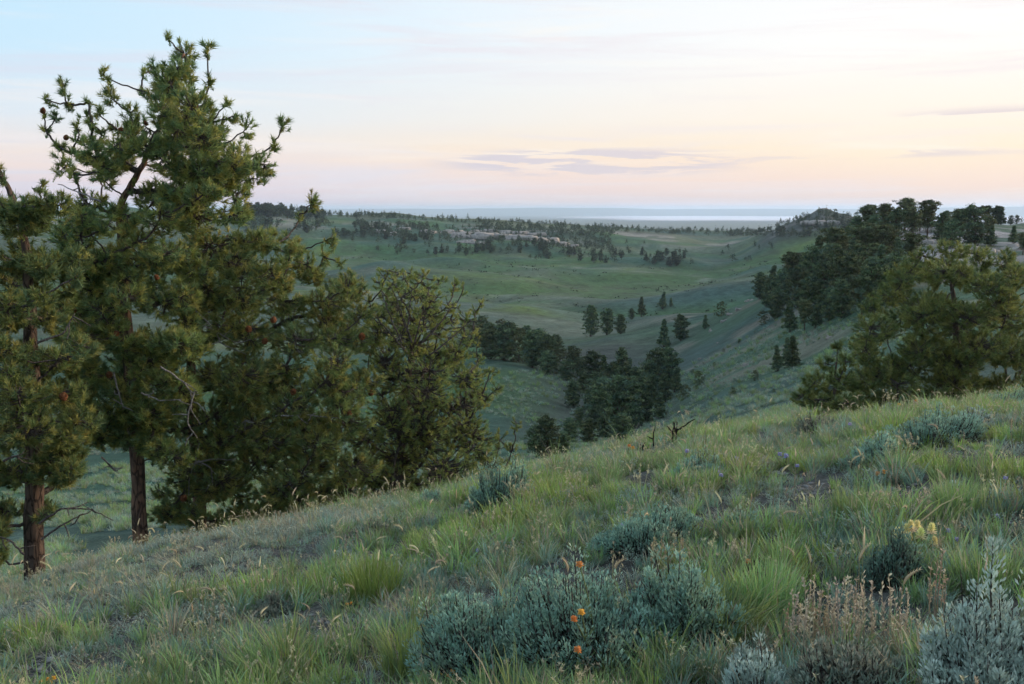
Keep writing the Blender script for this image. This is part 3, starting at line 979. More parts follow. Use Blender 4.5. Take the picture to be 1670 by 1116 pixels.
grow("pine_tree", "tall open pine with forked top, bare lower trunk and reddish sunlit bark edge",
     [(230, 905), (225, 760), (214, 640), (205, 500), (200, 405), (193, 335), (226, 285), (258, 215), (283, 140), (300, 88)], 18.5, .145, .02, MAIN,
     spread=1.5, dens=1.4, seed=3, fill=.9, midfill=2,
     cones=[(238, 201, -.3), (70, 180, 0), (109, 171, 0), (108, 224, -.2), (198, 214, -.3), (318, 172, -.6), (255, 452, -1.2), (190, 545, -1.3), (120, 505, -1), (178, 612, -1.4), (100, 640, -1)],
     dead=[[(262, 598), (298, 622), (312, 640), (312, 670), (326, 692)], [(316, 640), (304, 690), (322, 714)], [(186, 608), (196, 648), (201, 668)],
           [(166, 745), (188, 770), (200, 762)], [(165, 330), (140, 318), (95, 300)], [(230, 640), (262, 655), (296, 652)]])
grow("pine_tree", "broad bushy pine with brown cones and grey dead twigs behind the forked pine",
     [(330, 900), (322, 760), (309, 620), (318, 500), (345, 420), (372, 385)], 20.0, .15, .03, SECOND, spread=1.7, dens=1.45, seed=5, fill=1.0, midfill=2,
     cones=[(405, 536, -1.8), (446, 521, -1.8), (432, 556, -1.6), (546, 636, -1.6), (570, 674, -1.7), (556, 650, -1.5), (590, 548, -1.2), (478, 640, -1.7), (300, 812, -1.8), (605, 640, -1)],
     dead=[[(318, 506), (346, 532), (362, 562), (402, 577)], [(325, 722), (318, 756), (308, 782), (307, 822)], [(322, 752), (346, 764), (346, 795)],
           [(318, 756), (350, 748), (382, 752)], [(404, 688), (400, 684), (380, 710)], [(330, 530), (352, 540), (385, 560), (420, 552)], [(445, 680), (500, 676), (560, 684)]])
grow("pine_tree", "dark trunked pine with drooping dead boughs beside the grassy slope",
     [(50, 975), (56, 850), (54, 700), (52, 560), (47, 460), (42, 390), (20, 320), (0, 280)], 15.5, .17, .03, LEFT, spread=1.3, dens=1.5, cols=NEEDLES * .8, seed=9, fill=.9, bark="dark_bark", midfill=2, dead_mat="twig",
     cones=[(104, 648, -1), (20, 640, -1.1)],
     dead=[[(64, 855), (100, 828), (150, 832), (185, 850)], [(66, 880), (110, 852), (135, 838)], [(5, 752), (40, 738)], [(60, 560), (105, 542), (122, 510)], [(40, 905), (15, 880), (-20, 870)]])
grow("juniper_tree", "olive juniper with bare grey twigs through its thin rounded top",
     [(652, 835), (655, 740), (662, 650), (672, 560), (690, 500)], 21.0, .14, .025, JUNIPER, spread=1.6, dens=2.0, needle_len=.085, needles=32, rise=1.3, midfill=2, dead_mat="twig", cols=OLIVE * 1.4, bark="dark_bark",
     width=.014, fill=1.0, seed=12, shoot=.13, tuft_spread=(8, 60), twig_r=.008,
     dead=[[(672, 560), (655, 510), (640, 470)], [(676, 560), (690, 505), (700, 470)], [(690, 560), (730, 510), (745, 490)], [(660, 570), (615, 520), (605, 500)], [(700, 580), (745, 545), (770, 520)],
           [(664, 540), (668, 500), (672, 470)], [(655, 560), (630, 500), (622, 475)]])
grow("pine_tree", "rounded spreading olive-green pine below the rocky wooded hilltop",
     [(1562, 745), (1560, 660), (1562, 580), (1556, 500), (1550, 440)], 27.0, .17, .04, RIGHT, spread=2.1, dens=2.5, needle_len=.15, needles=36, midfill=2, cols=OLIVE * .95, bark="dark_bark",
     width=.017, fill=1.0, seed=15, tuft_spread=(12, 70))
grow("pine_tree", "low young pine crouching at the foot of the rounded olive-green pine",
     [(1356, 735), (1358, 680), (1362, 620), (1366, 575)], 25.0, .07, .015, YOUNG, spread=1.2, dens=2.0, needle_len=.14, needles=60, cols=OLIVE, bark="dark_bark",
     width=.016, fill=1.0, seed=17)


# ------------------------------------------------------------------ trees of the ravine, hillside and ridges
def distant_tree(seed, kind, clumps, per, leaf, tone):
    """10 m tall tree: trunk mesh and crown mesh of leaf clumps on boughs"""
    rng = np.random.default_rng(seed)
    tr, cr = MB(), MB()
    lean = rng.normal(0, .35, 2)
    top = {"cone": 9.6, "round": 8.6, "flat": 8.8, "shrub": 4.5}[kind]
    line = np.array([[lean[0] * (z / 10) ** 1.5, lean[1] * (z / 10) ** 1.5, z - .5] for z in np.linspace(0, top, 7)])
    tr.tube(line, np.linspace(.24, .05, 7), 7)
    P, S = [], []
    for i in range(clumps):
        u = rng.random()
        if kind == "cone":
            u = u ** 1.25
            z = 1.3 + 8.5 * u
            R = (1 - u) ** .8 * 2.9 + .15
        elif kind == "round":
            z = 1.0 + 8.8 * u
            R = 3.5 * math.sin(math.pi * min(.97, .12 + u * .85)) ** .6
        elif kind == "shrub":
            z = .3 + 9.2 * u
            R = 5.2 * math.sin(math.pi * min(.97, .25 + u * .72)) ** .6
        else:
            u = u ** .65
            z = 2.6 + 7.2 * u
            R = 1.3 + 2.2 * u - (1.6 if u > .93 else 0)
        a = rng.uniform(0, 2 * math.pi)
        lob = .70 + .34 * math.sin(a * 3 + z * 1.7 + seed) * math.sin(z * 1.9 + seed) + .26 * math.sin(a * 2 - z * 2.9 + 2 * seed)
        rr = R * lob * rng.uniform(.2, 1) ** .55
        c = np.array([rr * math.cos(a) + lean[0] * (z / 10) ** 1.5, rr * math.sin(a) + lean[1] * (z / 10) ** 1.5, z + rng.normal(0, .15)])
        P.append(c)
        S.append(rng.uniform(.25, .85) * (1.25 if kind in ("flat", "round") else .95))
        if i % 4 == 0 and kind != "shrub":
            j = max(0, min(6, int((z - 1.2) / top * 6)))
            tr.tube(np.array([line[j], (line[j] + c) / 2 - [0, 0, .15], c]), [.07, .05, .02], 4, cap=False)
    P, S = np.array(P), np.array(S)
    n = len(P)
    off = rng.normal(size=(n, per, 3))
    off = unit(off) * rng.uniform(.2, 1, (n, per, 1)) * S[:, None, None] * np.array([1.15, 1.15, .62])
    ce = P[:, None] + off
    d1 = unit(off + rng.normal(0, .5, off.shape) + np.array([0, 0, .3])) * leaf * rng.uniform(.6, 1.3, (n, per, 1))
    d2 = unit(np.cross(d1, rng.normal(size=d1.shape))) * leaf * .34
    v = np.stack([ce - d1 * .5 - d2, ce - d1 * .5 + d2, ce + d1], 2).reshape(-1, 3)
    col = np.array(tone)[rng.integers(0, len(tone), n)][:, None] * rng.uniform(.6, 1.7, (n, 1, 1)) * rng.uniform(.75, 1.3, (n, per, 1))
    cr.add(v, np.arange(n * per * 3).reshape(-1, 3), None, np.repeat(col.reshape(-1, 3), 3, axis=0))
    return tr.mesh("trunk", M["dark_bark"], True), cr.mesh("crown", M["far_leaf"])


DARK = [(.076, .110, .064), (.094, .128, .064), (.062, .094, .066), (.112, .128, .062)]
WARM = [(.090, .105, .052), (.112, .112, .055), (.072, .092, .052)]
PROTO = {}
for kind, tone, cl in (("cone", DARK, 230), ("round", DARK, 260), ("flat", WARM, 230), ("shrub", WARM, 150)):
    PROTO[kind] = [distant_tree(100 + i * 7 + len(kind), kind, cl, 22, .34, tone) for i in range(4 if kind != "shrub" else 3)]
PROTO_FAR = [distant_tree(300 + i, k, 90, 12, .75, [tuple(.5 * q for q in c) for c in DARK]) for i, k in enumerate(("round", "round", "cone", "round", "cone", "flat"))]
_tree_n = 0


def stand(px, py, hpx, kind, label, group=None, name="pine_tree", rmin=60, rmax=2200, wide=1.0, cat="tree"):
    global _tree_n
    _tree_n += 1
    rng = random.Random(_tree_n * 13 + 5)
    p, r = hit(px, py, rmin, rmax)
    h = hpx * r / FPX
    tm, cm = PROTO[kind][rng.randrange(len(PROTO[kind]))]
    root = empty(name, (p[0], p[1], p[2] - .1))
    s = h / 9.6
    w = s * wide * rng.uniform(.9, 1.12)
    root.scale = (w, w, s)
    root.rotation_euler = (0, 0, rng.uniform(0, 6.28))
    tag(root, label, cat, group)
    put("trunk", tm, root)
    put("crown", cm, root)
    return root


# named individuals first
G_RAV = "pines crowded in the ravine"
G_SPUR = "pines on the low spur across the ravine"
G_BANK = "bushy trees along the ravine's grassy bank"
G_SLOPE = "pines covering the steep shady hillside"
G_TOP = "flat topped pines on the rocky hilltop"
for a in [(963, 549, 50, "round", "stout dark pine at the downhill end of the low spur's row"), (990, 546, 42, "round", "second dark pine along the low spur, next to the stout one"),
          (1012, 545, 32, "round", "short bushy pine on the low spur above the ravine scrub"), (1046, 517, 32, "cone", "pointed pine standing on the crest of the low spur"),
          (1030, 521, 18, "round", "squat pine tucked against the pointed pine on the spur crest"), (1080, 504, 27, "cone", "lone slim conical pine silhouetted on the spur crest"),
          (1094, 500, 14, "cone", "small sapling beside the lone conical pine on the spur crest"), (1082, 566, 44, "cone", "dark pine low on the shaded flank of the spur"),
          (1110, 556, 42, "round", "rounded dark pine beside the one on the spur's shaded flank"), (1150, 536, 22, "cone", "little upright pine in the gully between spur and hillside"),
          (1176, 516, 24, "shrub", "dark bush at the pale eroded edge of the spur")]:
    stand(*a, group=G_SPUR)
for i, a in enumerate([(778, 582, 58), (800, 586, 58), (822, 588, 62), (846, 590, 56), (868, 600, 60), (893, 606, 60), (914, 612, 44), (935, 602, 38), (786, 560, 44), (836, 575, 48), (893, 612, 40), (905, 590, 44), (760, 565, 44), (880, 580, 44), (860, 572, 40), (815, 560, 40), (925, 622, 36), (945, 612, 30)]):
    stand(*a, "round" if i % 3 else "shrub", "dark bushy tree in the row along the ravine's grassy bank", G_BANK, rmin=120, wide=1.15)
for a in [(1014, 662, 92, "cone", "tallest spired pine in the ravine bottom"), (935, 666, 46, "round", "round topped pine at the edge of the green meadow in the ravine"),
          (960, 672, 38, "cone", "narrow pine between the meadow edge and the ravine thicket"), (895, 748, 72, "round", "big shadowy pine at the head of the ravine below the juniper"),
          (1072, 632, 64, "round", "broad dark pine where the ravine meets the open hillside")]:
    stand(*a, group=G_RAV, wide=1.1)
for i, a in enumerate([(965, 628, 56), (985, 622, 42), (1092, 626, 58), (1058, 640, 52), (985, 694, 78), (1008, 704, 92), (1032, 698, 82), (1052, 690, 50), (986, 718, 42), (872, 742, 50), (918, 744, 42),
                       (1075, 684, 42), (1000, 640, 50), (1045, 668, 44), (970, 700, 40), (945, 700, 36), (1020, 640, 54), (1035, 655, 56), (975, 655, 48), (1062, 660, 50), (1085, 655, 44), (1100, 640, 40), (950, 640, 36), (930, 720, 40), (960, 725, 44), (1015, 722, 50), (1090, 600, 40)]):
    stand(*a, "cone" if i % 5 == 1 else "round", "dark pine in the thicket filling the ravine bottom", G_RAV, wide=1.1)
G_BUSH = "small bushes dotted over the open hillside"
for a in [(1140, 632, 28), (1115, 652, 26), (1196, 645, 15), (1232, 621, 18), (1246, 530, 24), (1165, 598, 8), (1205, 560, 8), (1180, 575, 7), (1262, 640, 8), (1160, 655, 8), (1225, 575, 7), (1130, 610, 9), (1215, 640, 8)]:
    stand(*a, "shrub", "small dark bush on the open grassy hillside above the ravine", G_BUSH, name="bush", cat="bush")
for a in [(1268, 606, 42), (1292, 602, 52), (1282, 592, 40)]:
    stand(*a, "cone", "slim pine standing in the open below the hillside wood", "pines below the hillside wood")
for i, a in enumerate([(1240, 488, 42), (1256, 482, 46), (1272, 502, 58), (1290, 474, 58), (1302, 502, 66), (1288, 542, 50), (1322, 484, 78), (1312, 540, 48), (1342, 502, 78), (1336, 456, 66), (1362, 484, 78),
                       (1366, 444, 66), (1386, 502, 82), (1382, 432, 58), (1402, 484, 78), (1412, 446, 74), (1422, 512, 86), (1432, 474, 68), (1446, 502, 76), (1442, 436, 62), (1352, 524, 52), (1330, 535, 44),
                       (1397, 405, 48), (1308, 466, 50), (1352, 460, 58), (1395, 458, 60), (1372, 520, 60), (1405, 515, 64), (1265, 520, 44), (1250, 500, 36), (1278, 484, 44), (1425, 452, 50), (1462, 478, 60),
                       (1470, 450, 56), (1320, 515, 60)]):
    stand(*a, ("round", "cone", "round", "flat")[i % 4], ("dark pine along the lower edge of the wood on the steep hillside" if a[1] > 498 else
                                                 "dark pine high in the hillside wood, just under the rocky hilltop" if a[1] < 460 else
                                                 "dark pine in the middle of the wood on the steep hillside"), G_SLOPE, rmin=120, wide=1.0)
for a in [(1417, 392, 52, "flat", "first flat topped pine where the hilltop begins above the wood"), (1475, 380, 50, "flat", "twin crowned flat topped pine at the highest point of the hilltop"),
          (1512, 388, 54, "flat", "leaning layered pine on pale rocks of the hilltop"), (1590, 402, 60, "round", "wide rounded pine at the far end of the hilltop pines"),
          (1616, 402, 30, "cone", "small pointed pine on scree past the wide rounded pine"), (1652, 398, 26, "cone", "small pine on the hilltop scree below the dry grassy rise")]:
    stand(*a, group=G_TOP, rmin=150, rmax=380, wide=1.1)
for i, a in enumerate([(1440, 384, 46), (1458, 392, 46), (1490, 392, 48), (1535, 396, 44), (1564, 398, 50), (1550, 404, 40), (1484, 436, 50), (1432, 420, 50), (1668, 416, 32), (1450, 412, 40), (1545, 392, 30), (1455, 380, 32), (1500, 380, 32), (1540, 380, 32), (1560, 378, 30), (1425, 392, 38), (1610, 392, 34)]):
    stand(*a, ("flat", "round")[i % 2], "pine with a spreading crown among the pale rocks of the hilltop", G_TOP, rmin=150, rmax=380, wide=1.12)


def far_woods():
    rng = np.random.default_rng(44)
    pts = []

    def sow(n, x0, x1, f, h, rmin=800, rmax=2000, clus=.0, cs=38.0):
        k = 0
        tries = 0
        while k < n and tries < n * 30:
            tries += 1
            px = rng.uniform(x0, x1)
            y0, y1 = f(px)
            py = rng.uniform(y0, y1)
            if clus and float(fbm(np.array([px / cs]), np.array([py / (cs * .32)]), 3, 90)[0]) < clus:
                continue
            p, r = hit(px, py, rmin, rmax)
            pts.append((p, rng.uniform(*h)))
            k += 1
    sl = lambda a, b, ya, yb: (lambda x: ya + (yb - ya) * (x - a) / (b - a))
    crest = lambda x: np.interp(x, [380, 500, 650, 800, 1000, 1250], [344, 347, 353, 361, 373, 382])
    sow(170, 395, 530, lambda x: (crest(x) - 2, crest(x) + 12), (8, 13), 1000)
    sow(130, 530, 800, lambda x: (crest(x), crest(x) + 6), (5, 9), 1000)
    sow(190, 780, 1000, lambda x: (crest(x), crest(x) + 16), (6, 10), 1000)
    sow(280, 400, 700, lambda x: (crest(x) + 14, crest(x) + 40), (5, 10), 1000, clus=.41)
    sow(290, 650, 1000, lambda x: (crest(x) + 14, crest(x) + 40), (5, 9), 1000, clus=.41)
    sow(120, 640, 1120, lambda x: (sl(640, 1120, 398, 418)(x), sl(640, 1120, 412, 436)(x)), (5, 10), 700, clus=.48)
    sow(18, 560, 800, lambda x: (390, 418), (4, 8), 700)
    sow(26, 1000, 1260, lambda x: (398, 432), (4, 8), 700, clus=.45)
    sow(110, 1000, 1260, lambda x: (crest(x) - 1, crest(x) + 6), (6, 9), 1100)
    sow(230, 1190, 1400, lambda x: (np.interp(x, [1190, 1290, 1340, 1400], [379, 362, 345, 356]), 388), (5, 9), 1000, clus=.34)
    sow(10, 1600, 1670, lambda x: (356, 362), (4, 7), 380)
    pts.sort(key=lambda q: -q[1] / math.hypot(q[0][0], q[0][1]))
    ind, rest = pts[:175], pts[175:]
    for k, (p, h) in enumerate(ind):
        tm, cm = PROTO_FAR[int(rng.integers(len(PROTO_FAR)))]
        r = math.hypot(p[0], p[1])
        o = empty("pine_tree", (p[0], p[1], p[2] - .3))
        s = h / 9.6
        w = s * rng.uniform(.95, 1.5)
        o.scale = (w, w, s)
        o.rotation_euler = (0, 0, rng.uniform(0, 6.28))
        az_ = math.atan2(p[0], p[1])
        if az_ > .21:
            lb, gr = "tiny pine on the dark rocky knoll beyond the wooded hillside", "pines on the rocky knoll"
        elif r < 1180:
            lb, gr = "tiny pine standing in the open grass below the distant ridge", "pines in the grass below the ridge"
        elif p[2] / r > -.018:
            lb, gr = "tiny pine on the skyline of the distant ridge", "pines on the ridge skyline"
        else:
            lb, gr = "tiny pine among the pale ledges on the distant ridge's face", "pines on the ridge face"
        tag(o, lb, "tree", gr)
        put("trunk", tm, o)
        put("crown", cm, o)
    mb = MB()
    for (p, h) in rest:
        n = 60
        c = rng.normal(size=(n, 3)) * np.array([.22, .22, .22]) * h + np.array([p[0], p[1], p[2] + h * .5])
        c[:, :2] = p[:2] + (c[:, :2] - p[:2]) * np.clip(1.25 - (c[:, 2:3] - p[2]) / h, .2, 1.2)
        c[:, 2] = np.maximum(c[:, 2], p[2])
        d1 = unit(rng.normal(size=(n, 3))) * h * .13
        d2 = unit(np.cross(d1, rng.normal(size=(n, 3)))) * h * .09
        v = np.stack([c - d2, c + d2, c + d1], 1).reshape(-1, 3)
        col = np.array(DARK)[rng.integers(0, 4, n)] * rng.uniform(.4, .75, (n, 1))
        mb.add(v, np.arange(n * 3).reshape(-1, 3), None, np.repeat(col, 3, axis=0))
    o = mb.build("distant_wood", M["far_leaf"])
    tag(o, "mass of tiny dark pines along the far ridge", "wood", kind="stuff")


far_woods()


# ------------------------------------------------------------------ rocks
def rock_mesh(seed, sx, sy, sz, blocks=9):
    rng = np.random.default_rng(seed)
    mb = MB()
    for b in range(blocks):
        n = 26
        v = unit(rng.normal(size=(n, 3)))
        v = np.sign(v) * np.abs(v) ** .55
        v *= np.array([sx, sy, sz]) * rng.uniform(.18, .42, 3) * np.array([1, 1, 1.2])
        v += np.array([rng.uniform(-.5, .5) * sx, rng.uniform(-.4, .4) * sy, rng.uniform(0, .4) * sz])
        import bmesh
        bm = bmesh.new()
        vs = [bm.verts.new(q) for q in v]
        r = bmesh.ops.convex_hull(bm, input=vs)
        bm.verts.index_update()
        bm.verts.ensure_lookup_table()
        idx = {q: i for i, q in enumerate(bm.verts)}
        tr = [[idx[q] for q in f.verts] for f in bm.faces if len(f.verts) == 3]
        mb.add([q.co[:] for q in bm.verts], tr, None)
        bm.free()
    return mb.mesh("rock", M["rock"])


def rock(px, py, wpx, hpx, label, cat="rock", name="rock_outcrop", group=None, rmin=60, rmax=2000, seed=None, blocks=9):
    p, r = hit(px, py, rmin, rmax)
    o = put(name, rock_mesh(seed or int(px), wpx * r / FPX, wpx * r / FPX * .7, hpx * r / FPX * 1.3, blocks), None, (p[0], p[1], p[2] - .15 * hpx * r / FPX))
    o.rotation_euler = (0, 0, -math.atan2(p[0], p[1]))
    tag(o, label, cat, group)


G_CLIFF = "pale sandstone ledges on the distant ridge"
for i, (px, py, w, h) in enumerate([(622, 380, 14, 8), (640, 384, 10, 8), (770, 386, 46, 9), (810, 388, 50, 10), (850, 391, 44, 9), (885, 394, 34, 8), (760, 396, 20, 6), (905, 398, 26, 7), (600, 372, 16, 5), (700, 380, 22, 6), (740, 380, 30, 6), (790, 378, 34, 6), (835, 382, 36, 7), (870, 384, 30, 6), (660, 374, 20, 5), (925, 402, 24, 6), (780, 398, 26, 5)]):
    rock(px, py, w, h, "pale sandstone ledge breaking out of the distant wooded ridge", group=G_CLIFF, rmin=900, blocks=14)
rock(1340, 366, 40, 8, "grey craggy rock face crowning the far dark knoll", rmin=1100, rmax=1500, blocks=16)
G_HILL = "pale boulders among the hilltop pines"
for (px, py, w, h) in [(1500, 402, 26, 16), (1532, 406, 20, 12), (1470, 458, 34, 18), (1445, 470, 26, 14), (1412, 430, 22, 12), (1400, 440, 18, 12), (1606, 412, 26, 10), (1645, 408, 22, 10), (1565, 418, 26, 10), (1500, 455, 26, 14), (1515, 380, 18, 10)]:
    rock(px, py, w, h, "pale weathered boulder among the pines of the rocky hilltop", "boulder", "boulder", G_HILL, 120, 380)
for (px, py, w, h) in [(1218, 596, 10, 6), (1228, 592, 6, 4), (1205, 506, 9, 5), (1190, 514, 7, 4), (1142, 586, 5, 3), (1222, 490, 10, 5), (1380, 508, 14, 8), (1352, 552, 9, 6), (1160, 540, 6, 4), (1180, 525, 7, 5), (1170, 560, 5, 3), (1240, 580, 5, 3)]:
    rock(px, py, w, h, "small pale rock bedded in the open grassy hillside", "rock", "hillside_rock", "pale rocks on the open hillside", 80, 420, blocks=6)


# ------------------------------------------------------------------ sagebrush
SAGE = np.array([1.32, 1.54, 1.62]) * np.array([(.20, .27, .20), (.17, .24, .185), (.24, .29, .205), (.15, .215, .165), (.22, .26, .18)])
PALE = np.array([1.32, 1.42, 1.5]) * np.array([(.30, .345, .285), (.26, .31, .26), (.34, .37, .305), (.24, .28, .23)])
DULL = 1.5 * np.array([(.14, .17, .135), (.17, .18, .14), (.12, .145, .115), (.19, .18, .14)])
USED = []                                       # ground taken by bushes: x, y, radius


def sagebrush(px, py, wpx, hpx, label, cols=SAGE, seed=1, stems=260, leaves=46, group=None, leaf=.019, deep=.75, dead_frac=.09, keep=True):
    rng = np.random.default_rng(seed)
    p, r = hit(px, py, 2.2, 40)
    W, H = wpx * r / FPX / 2, hpx * r / FPX / math.cos(.25)
    D = W * deep
    root = empty("sagebrush", p)
    tag(root, label, "bush", group)
    if keep:
        USED.append((p[0], p[1], W * .8))
    st, lf = MB(), MB()
    a = rng.uniform(0, 2 * math.pi, stems)
    q = np.sqrt(rng.uniform(0, 1, stems)) * 1.0
    cl_ = fbm(np.cos(a) * q * 4.2 + 5 + seed, np.sin(a) * q * 4.2, 2, seed)
    lump = .12 + 1.3 * cl_ * (.85 + .3 * np.cos(a - seed))
    ex, ey = np.cos(a) * q * W, np.sin(a) * q * D
    ez = H * np.sqrt(np.clip(1 - (q * .93) ** 2.4, .02, 1)) * lump * rng.uniform(.66, 1.12, stems)
    tips = np.stack([ex, ey, ez], 1)
    roots = np.stack([ex * .25, ey * .25, np.full(stems, -.03)], 1) + rng.normal(0, .02, (stems, 3))
    # ground under the bush is not flat
    gzz = ground_z(p[0] + tips[:, 0], p[1] + tips[:, 1]) - p[2]
    tips[:, 2] += gzz * .8
    P, A, LEN, CC = [], [], [], []
    for i in range(stems):
        L = np.linalg.norm(tips[i] - roots[i])
        mid = roots[i] * .45 + tips[i] * .55 + np.array([ex[i] * .22, ey[i] * .22, -.06 * L])
        c = bez(roots[i], mid, tips[i], 6)
        st.tubes(c[None, ::1][:, [0, 2, 4, 5]], [.006, .004, .0026, .0014], 3)
        bare = rng.random() < dead_frac or cl_[i] < .34
        if bare:
            continue
        k = int(leaves * 1.35 * rng.uniform(.6, 1.2))
        span = min(.75, .17 / max(L, .05))          # leafy end of the stem
        u = 1 - rng.uniform(0, 1, k) ** 1.3 * span
        ui = u * 5
        i0 = np.clip(ui.astype(int), 0, 4)
        f = (ui - i0)[:, None]
        pos = c[i0] * (1 - f) + c[i0 + 1] * f
        tan = unit(c[i0 + 1] - c[i0])
        sidev = unit(np.cross(tan, rng.normal(size=(k, 3))))
        # short side shoots make the clustered, finger-like sprays
        pos = pos + sidev * (rng.uniform(0, 1, (k, 1)) ** 1.5) * .028
        P.append(pos)
        A.append(unit(tan * .9 + sidev * rng.uniform(.25, 1.0, (k, 1)) + np.array([0, 0, .25])))
        LEN.append(leaf * rng.uniform(.55, 1.25, k))
        CC.append(cols[rng.integers(0, len(cols))] * rng.uniform(.8, 1.2) * rng.uniform(.85, 1.15, (k, 1)))
    P, A, LEN, CC = np.vstack(P), np.vstack(A), np.concatenate(LEN)[:, None], np.vstack(CC)
    sv = unit(np.cross(A, rng.normal(size=A.shape)))
    nv = np.cross(A, sv)
    w = LEN * .165
    tip = P + A * LEN
    v = np.stack([P, P + A * LEN * .6 + sv * w, tip + nv * w * .4, P + A * LEN * .6 - sv * w], 1).reshape(-1, 3)
    lf.add(v, None, np.arange(len(P) * 4).reshape(-1, 4), np.repeat(CC, 4, axis=0))
    st.build("stems", M["twig"], root)
    lf.build("foliage", M["sage"], root)
    return root


sagebrush(790, 1098, 270, 165, "large grey-green sagebrush, the sprawling part beside green grass blades", seed=21, stems=320, leaves=58)
sagebrush(960, 1085, 300, 190, "large grey-green sagebrush with orange daisies rising through its middle", seed=22, stems=360, leaves=58, dead_frac=.1)
sagebrush(1115, 1045, 200, 140, "grey-green sagebrush mound with long green grass arching over its edge", seed=23, stems=340, leaves=56)
sagebrush(810, 838, 120, 90, "dense blue-grey round sagebrush on the brow beside the juniper", seed=24, stems=300, leaves=50)
sagebrush(1050, 892, 190, 68, "low spreading sagebrush behind the large daisy sagebrush", seed=25, stems=280, leaves=46)
sagebrush(1138, 782, 90, 42, "small blue-grey sagebrush on the brow near the charred snag", seed=26, stems=170, leaves=40)
sagebrush(1625, 1165, 230, 205, "silvery pale sagebrush with upright leafy spikes", PALE, 27, 330, 72, leaf=.021, dead_frac=.03)
sagebrush(1240, 1150, 130, 95, "small silvery sagebrush beside the dry tan stalks", PALE, 28, 170, 60, leaf=.019)
sagebrush(1400, 1140, 240, 105, "dull grey sagebrush under the dry tan stalks", DULL, 29, 360, 46, dead_frac=.3)
sagebrush(1452, 955, 95, 82, "dark green compact sagebrush below the yellow paintbrush flowers", SAGE * .62, 30, 240, 44)
sagebrush(1515, 728, 170, 62, "wide bushy sagebrush on the grassy rise below the rounded pine", seed=31, stems=300, leaves=44)
sagebrush(1425, 758, 100, 44, "small sagebrush downhill of the wide one on the grassy rise", seed=32, stems=180, leaves=40)
sagebrush(1580, 704, 80, 34, "pale little sagebrush on the crest past the wide one", PALE * .85, 33, 150, 40)
sagebrush(1335, 705, 80, 36, "brownish half dead sagebrush beside the young pine", DULL, 34, 180, 36, dead_frac=.4)
sagebrush(1395, 682, 70, 34, "grey-green sagebrush touching the young pine's lowest boughs", seed=35, stems=160, leaves=40)
sagebrush(1205, 872, 70, 40, "small sagebrush beside the broad green leaves", seed=36, stems=140, leaves=38)
sagebrush(600, 880, 90, 34, "faded low sagebrush in the grass above the yellow-green clump", DULL, 37, 160, 38, dead_frac=.2)
sagebrush(1640, 668, 80, 30, "grey sagebrush on the grassy crest beneath the rounded pine's edge", seed=38, stems=140, leaves=38)
sagebrush(700, 830, 60, 28, "little sagebrush tuft on the brow under the juniper", seed=39, stems=120, leaves=38)
sagebrush(445, 1000, 70, 26, "flat grey sage sprig by the white stone", DULL, 40, 110, 34)
# ------------------------------------------------------------------ grass
def tuft(seed, n, hgt, spread, width, cols, droop=.5, base_r=.035, dry=0.0, stiff=0):
    """one tussock: curved tapering blades"""
    rng = np.random.default_rng(seed)
    mb = MB()
    drycol = np.array([(.34, .30, .20), (.29, .25, .18), (.40, .37, .28)])
    for i in range(n):
        a = rng.uniform(0, 2 * math.pi)
        b = np.array([math.cos(a), math.sin(a), 0]) * base_r * math.sqrt(rng.random())
        h = hgt * rng.uniform(.45, 1.15)
        a2 = a + rng.normal(0, .7)
        out = np.array([math.cos(a2), math.sin(a2), 0]) * h * spread * rng.uniform(.15, 1.0)
        k = rng.uniform(.2, 1) * droop
        p1 = b + out * .25 + np.array([0, 0, h * .55])
        p2 = b + out + np.array([0, 0, h * (1 - k * .55)])
        c = bez(b, p1, p2, 4)
        s = np.array([-math.sin(a2 + rng.normal(0, .8)), math.cos(a2), 0])
        s /= np.linalg.norm(s)
        w = width * rng.uniform(.7, 1.3)
        ww = [w * .8, w, w * .75]
        v = []
        for j in range(3):
            v += [c[j] - s * ww[j] / 2, c[j] + s * ww[j] / 2]
        v.append(c[3])
        if rng.random() < dry:
            col = drycol[rng.integers(3)] * rng.uniform(.8, 1.2)
            cc = np.tile(col, (7, 1))
        else:
            col = np.array(cols[rng.integers(len(cols))]) * rng.uniform(.8, 1.22)
            straw = np.array((.24, .23, .15))
            f = np.array([.18, .18, .04, .04, .02, .02, .12])[:, None]   # straw-coloured sheaths and tips
            cc = col * (1 - f) + straw * f
        mb.add(v, [(4, 5, 6)], [(0, 1, 3, 2), (2, 3, 5, 4)], cc)
    return mb


GREEN = [(0.211, 0.322, 0.109), (0.177, 0.281, 0.109), (0.260, 0.351, 0.119), (0.194, 0.293, 0.140)]
BLUEG = [(0.188, 0.310, 0.232), (0.216, 0.340, 0.255), (0.165, 0.282, 0.210), (0.237, 0.359, 0.265)]
YELL = [(0.276, 0.375, 0.094), (0.242, 0.358, 0.094), (0.317, 0.385, 0.113)]
GREY = [(0.268, 0.339, 0.278), (0.232, 0.306, 0.249), (0.289, 0.331, 0.278)]
tufts = bpy.data.collections.new("tufts")
TYPES = {}


def proto(kind, meshes, mat):
    TYPES[kind] = []
    for mb in meshes:
        i = len(tufts.objects)
        o = bpy.data.objects.new("tuft_%03d" % i, mb.mesh("tuft", mat))
        tufts.objects.link(o)
        TYPES[kind].append(i)


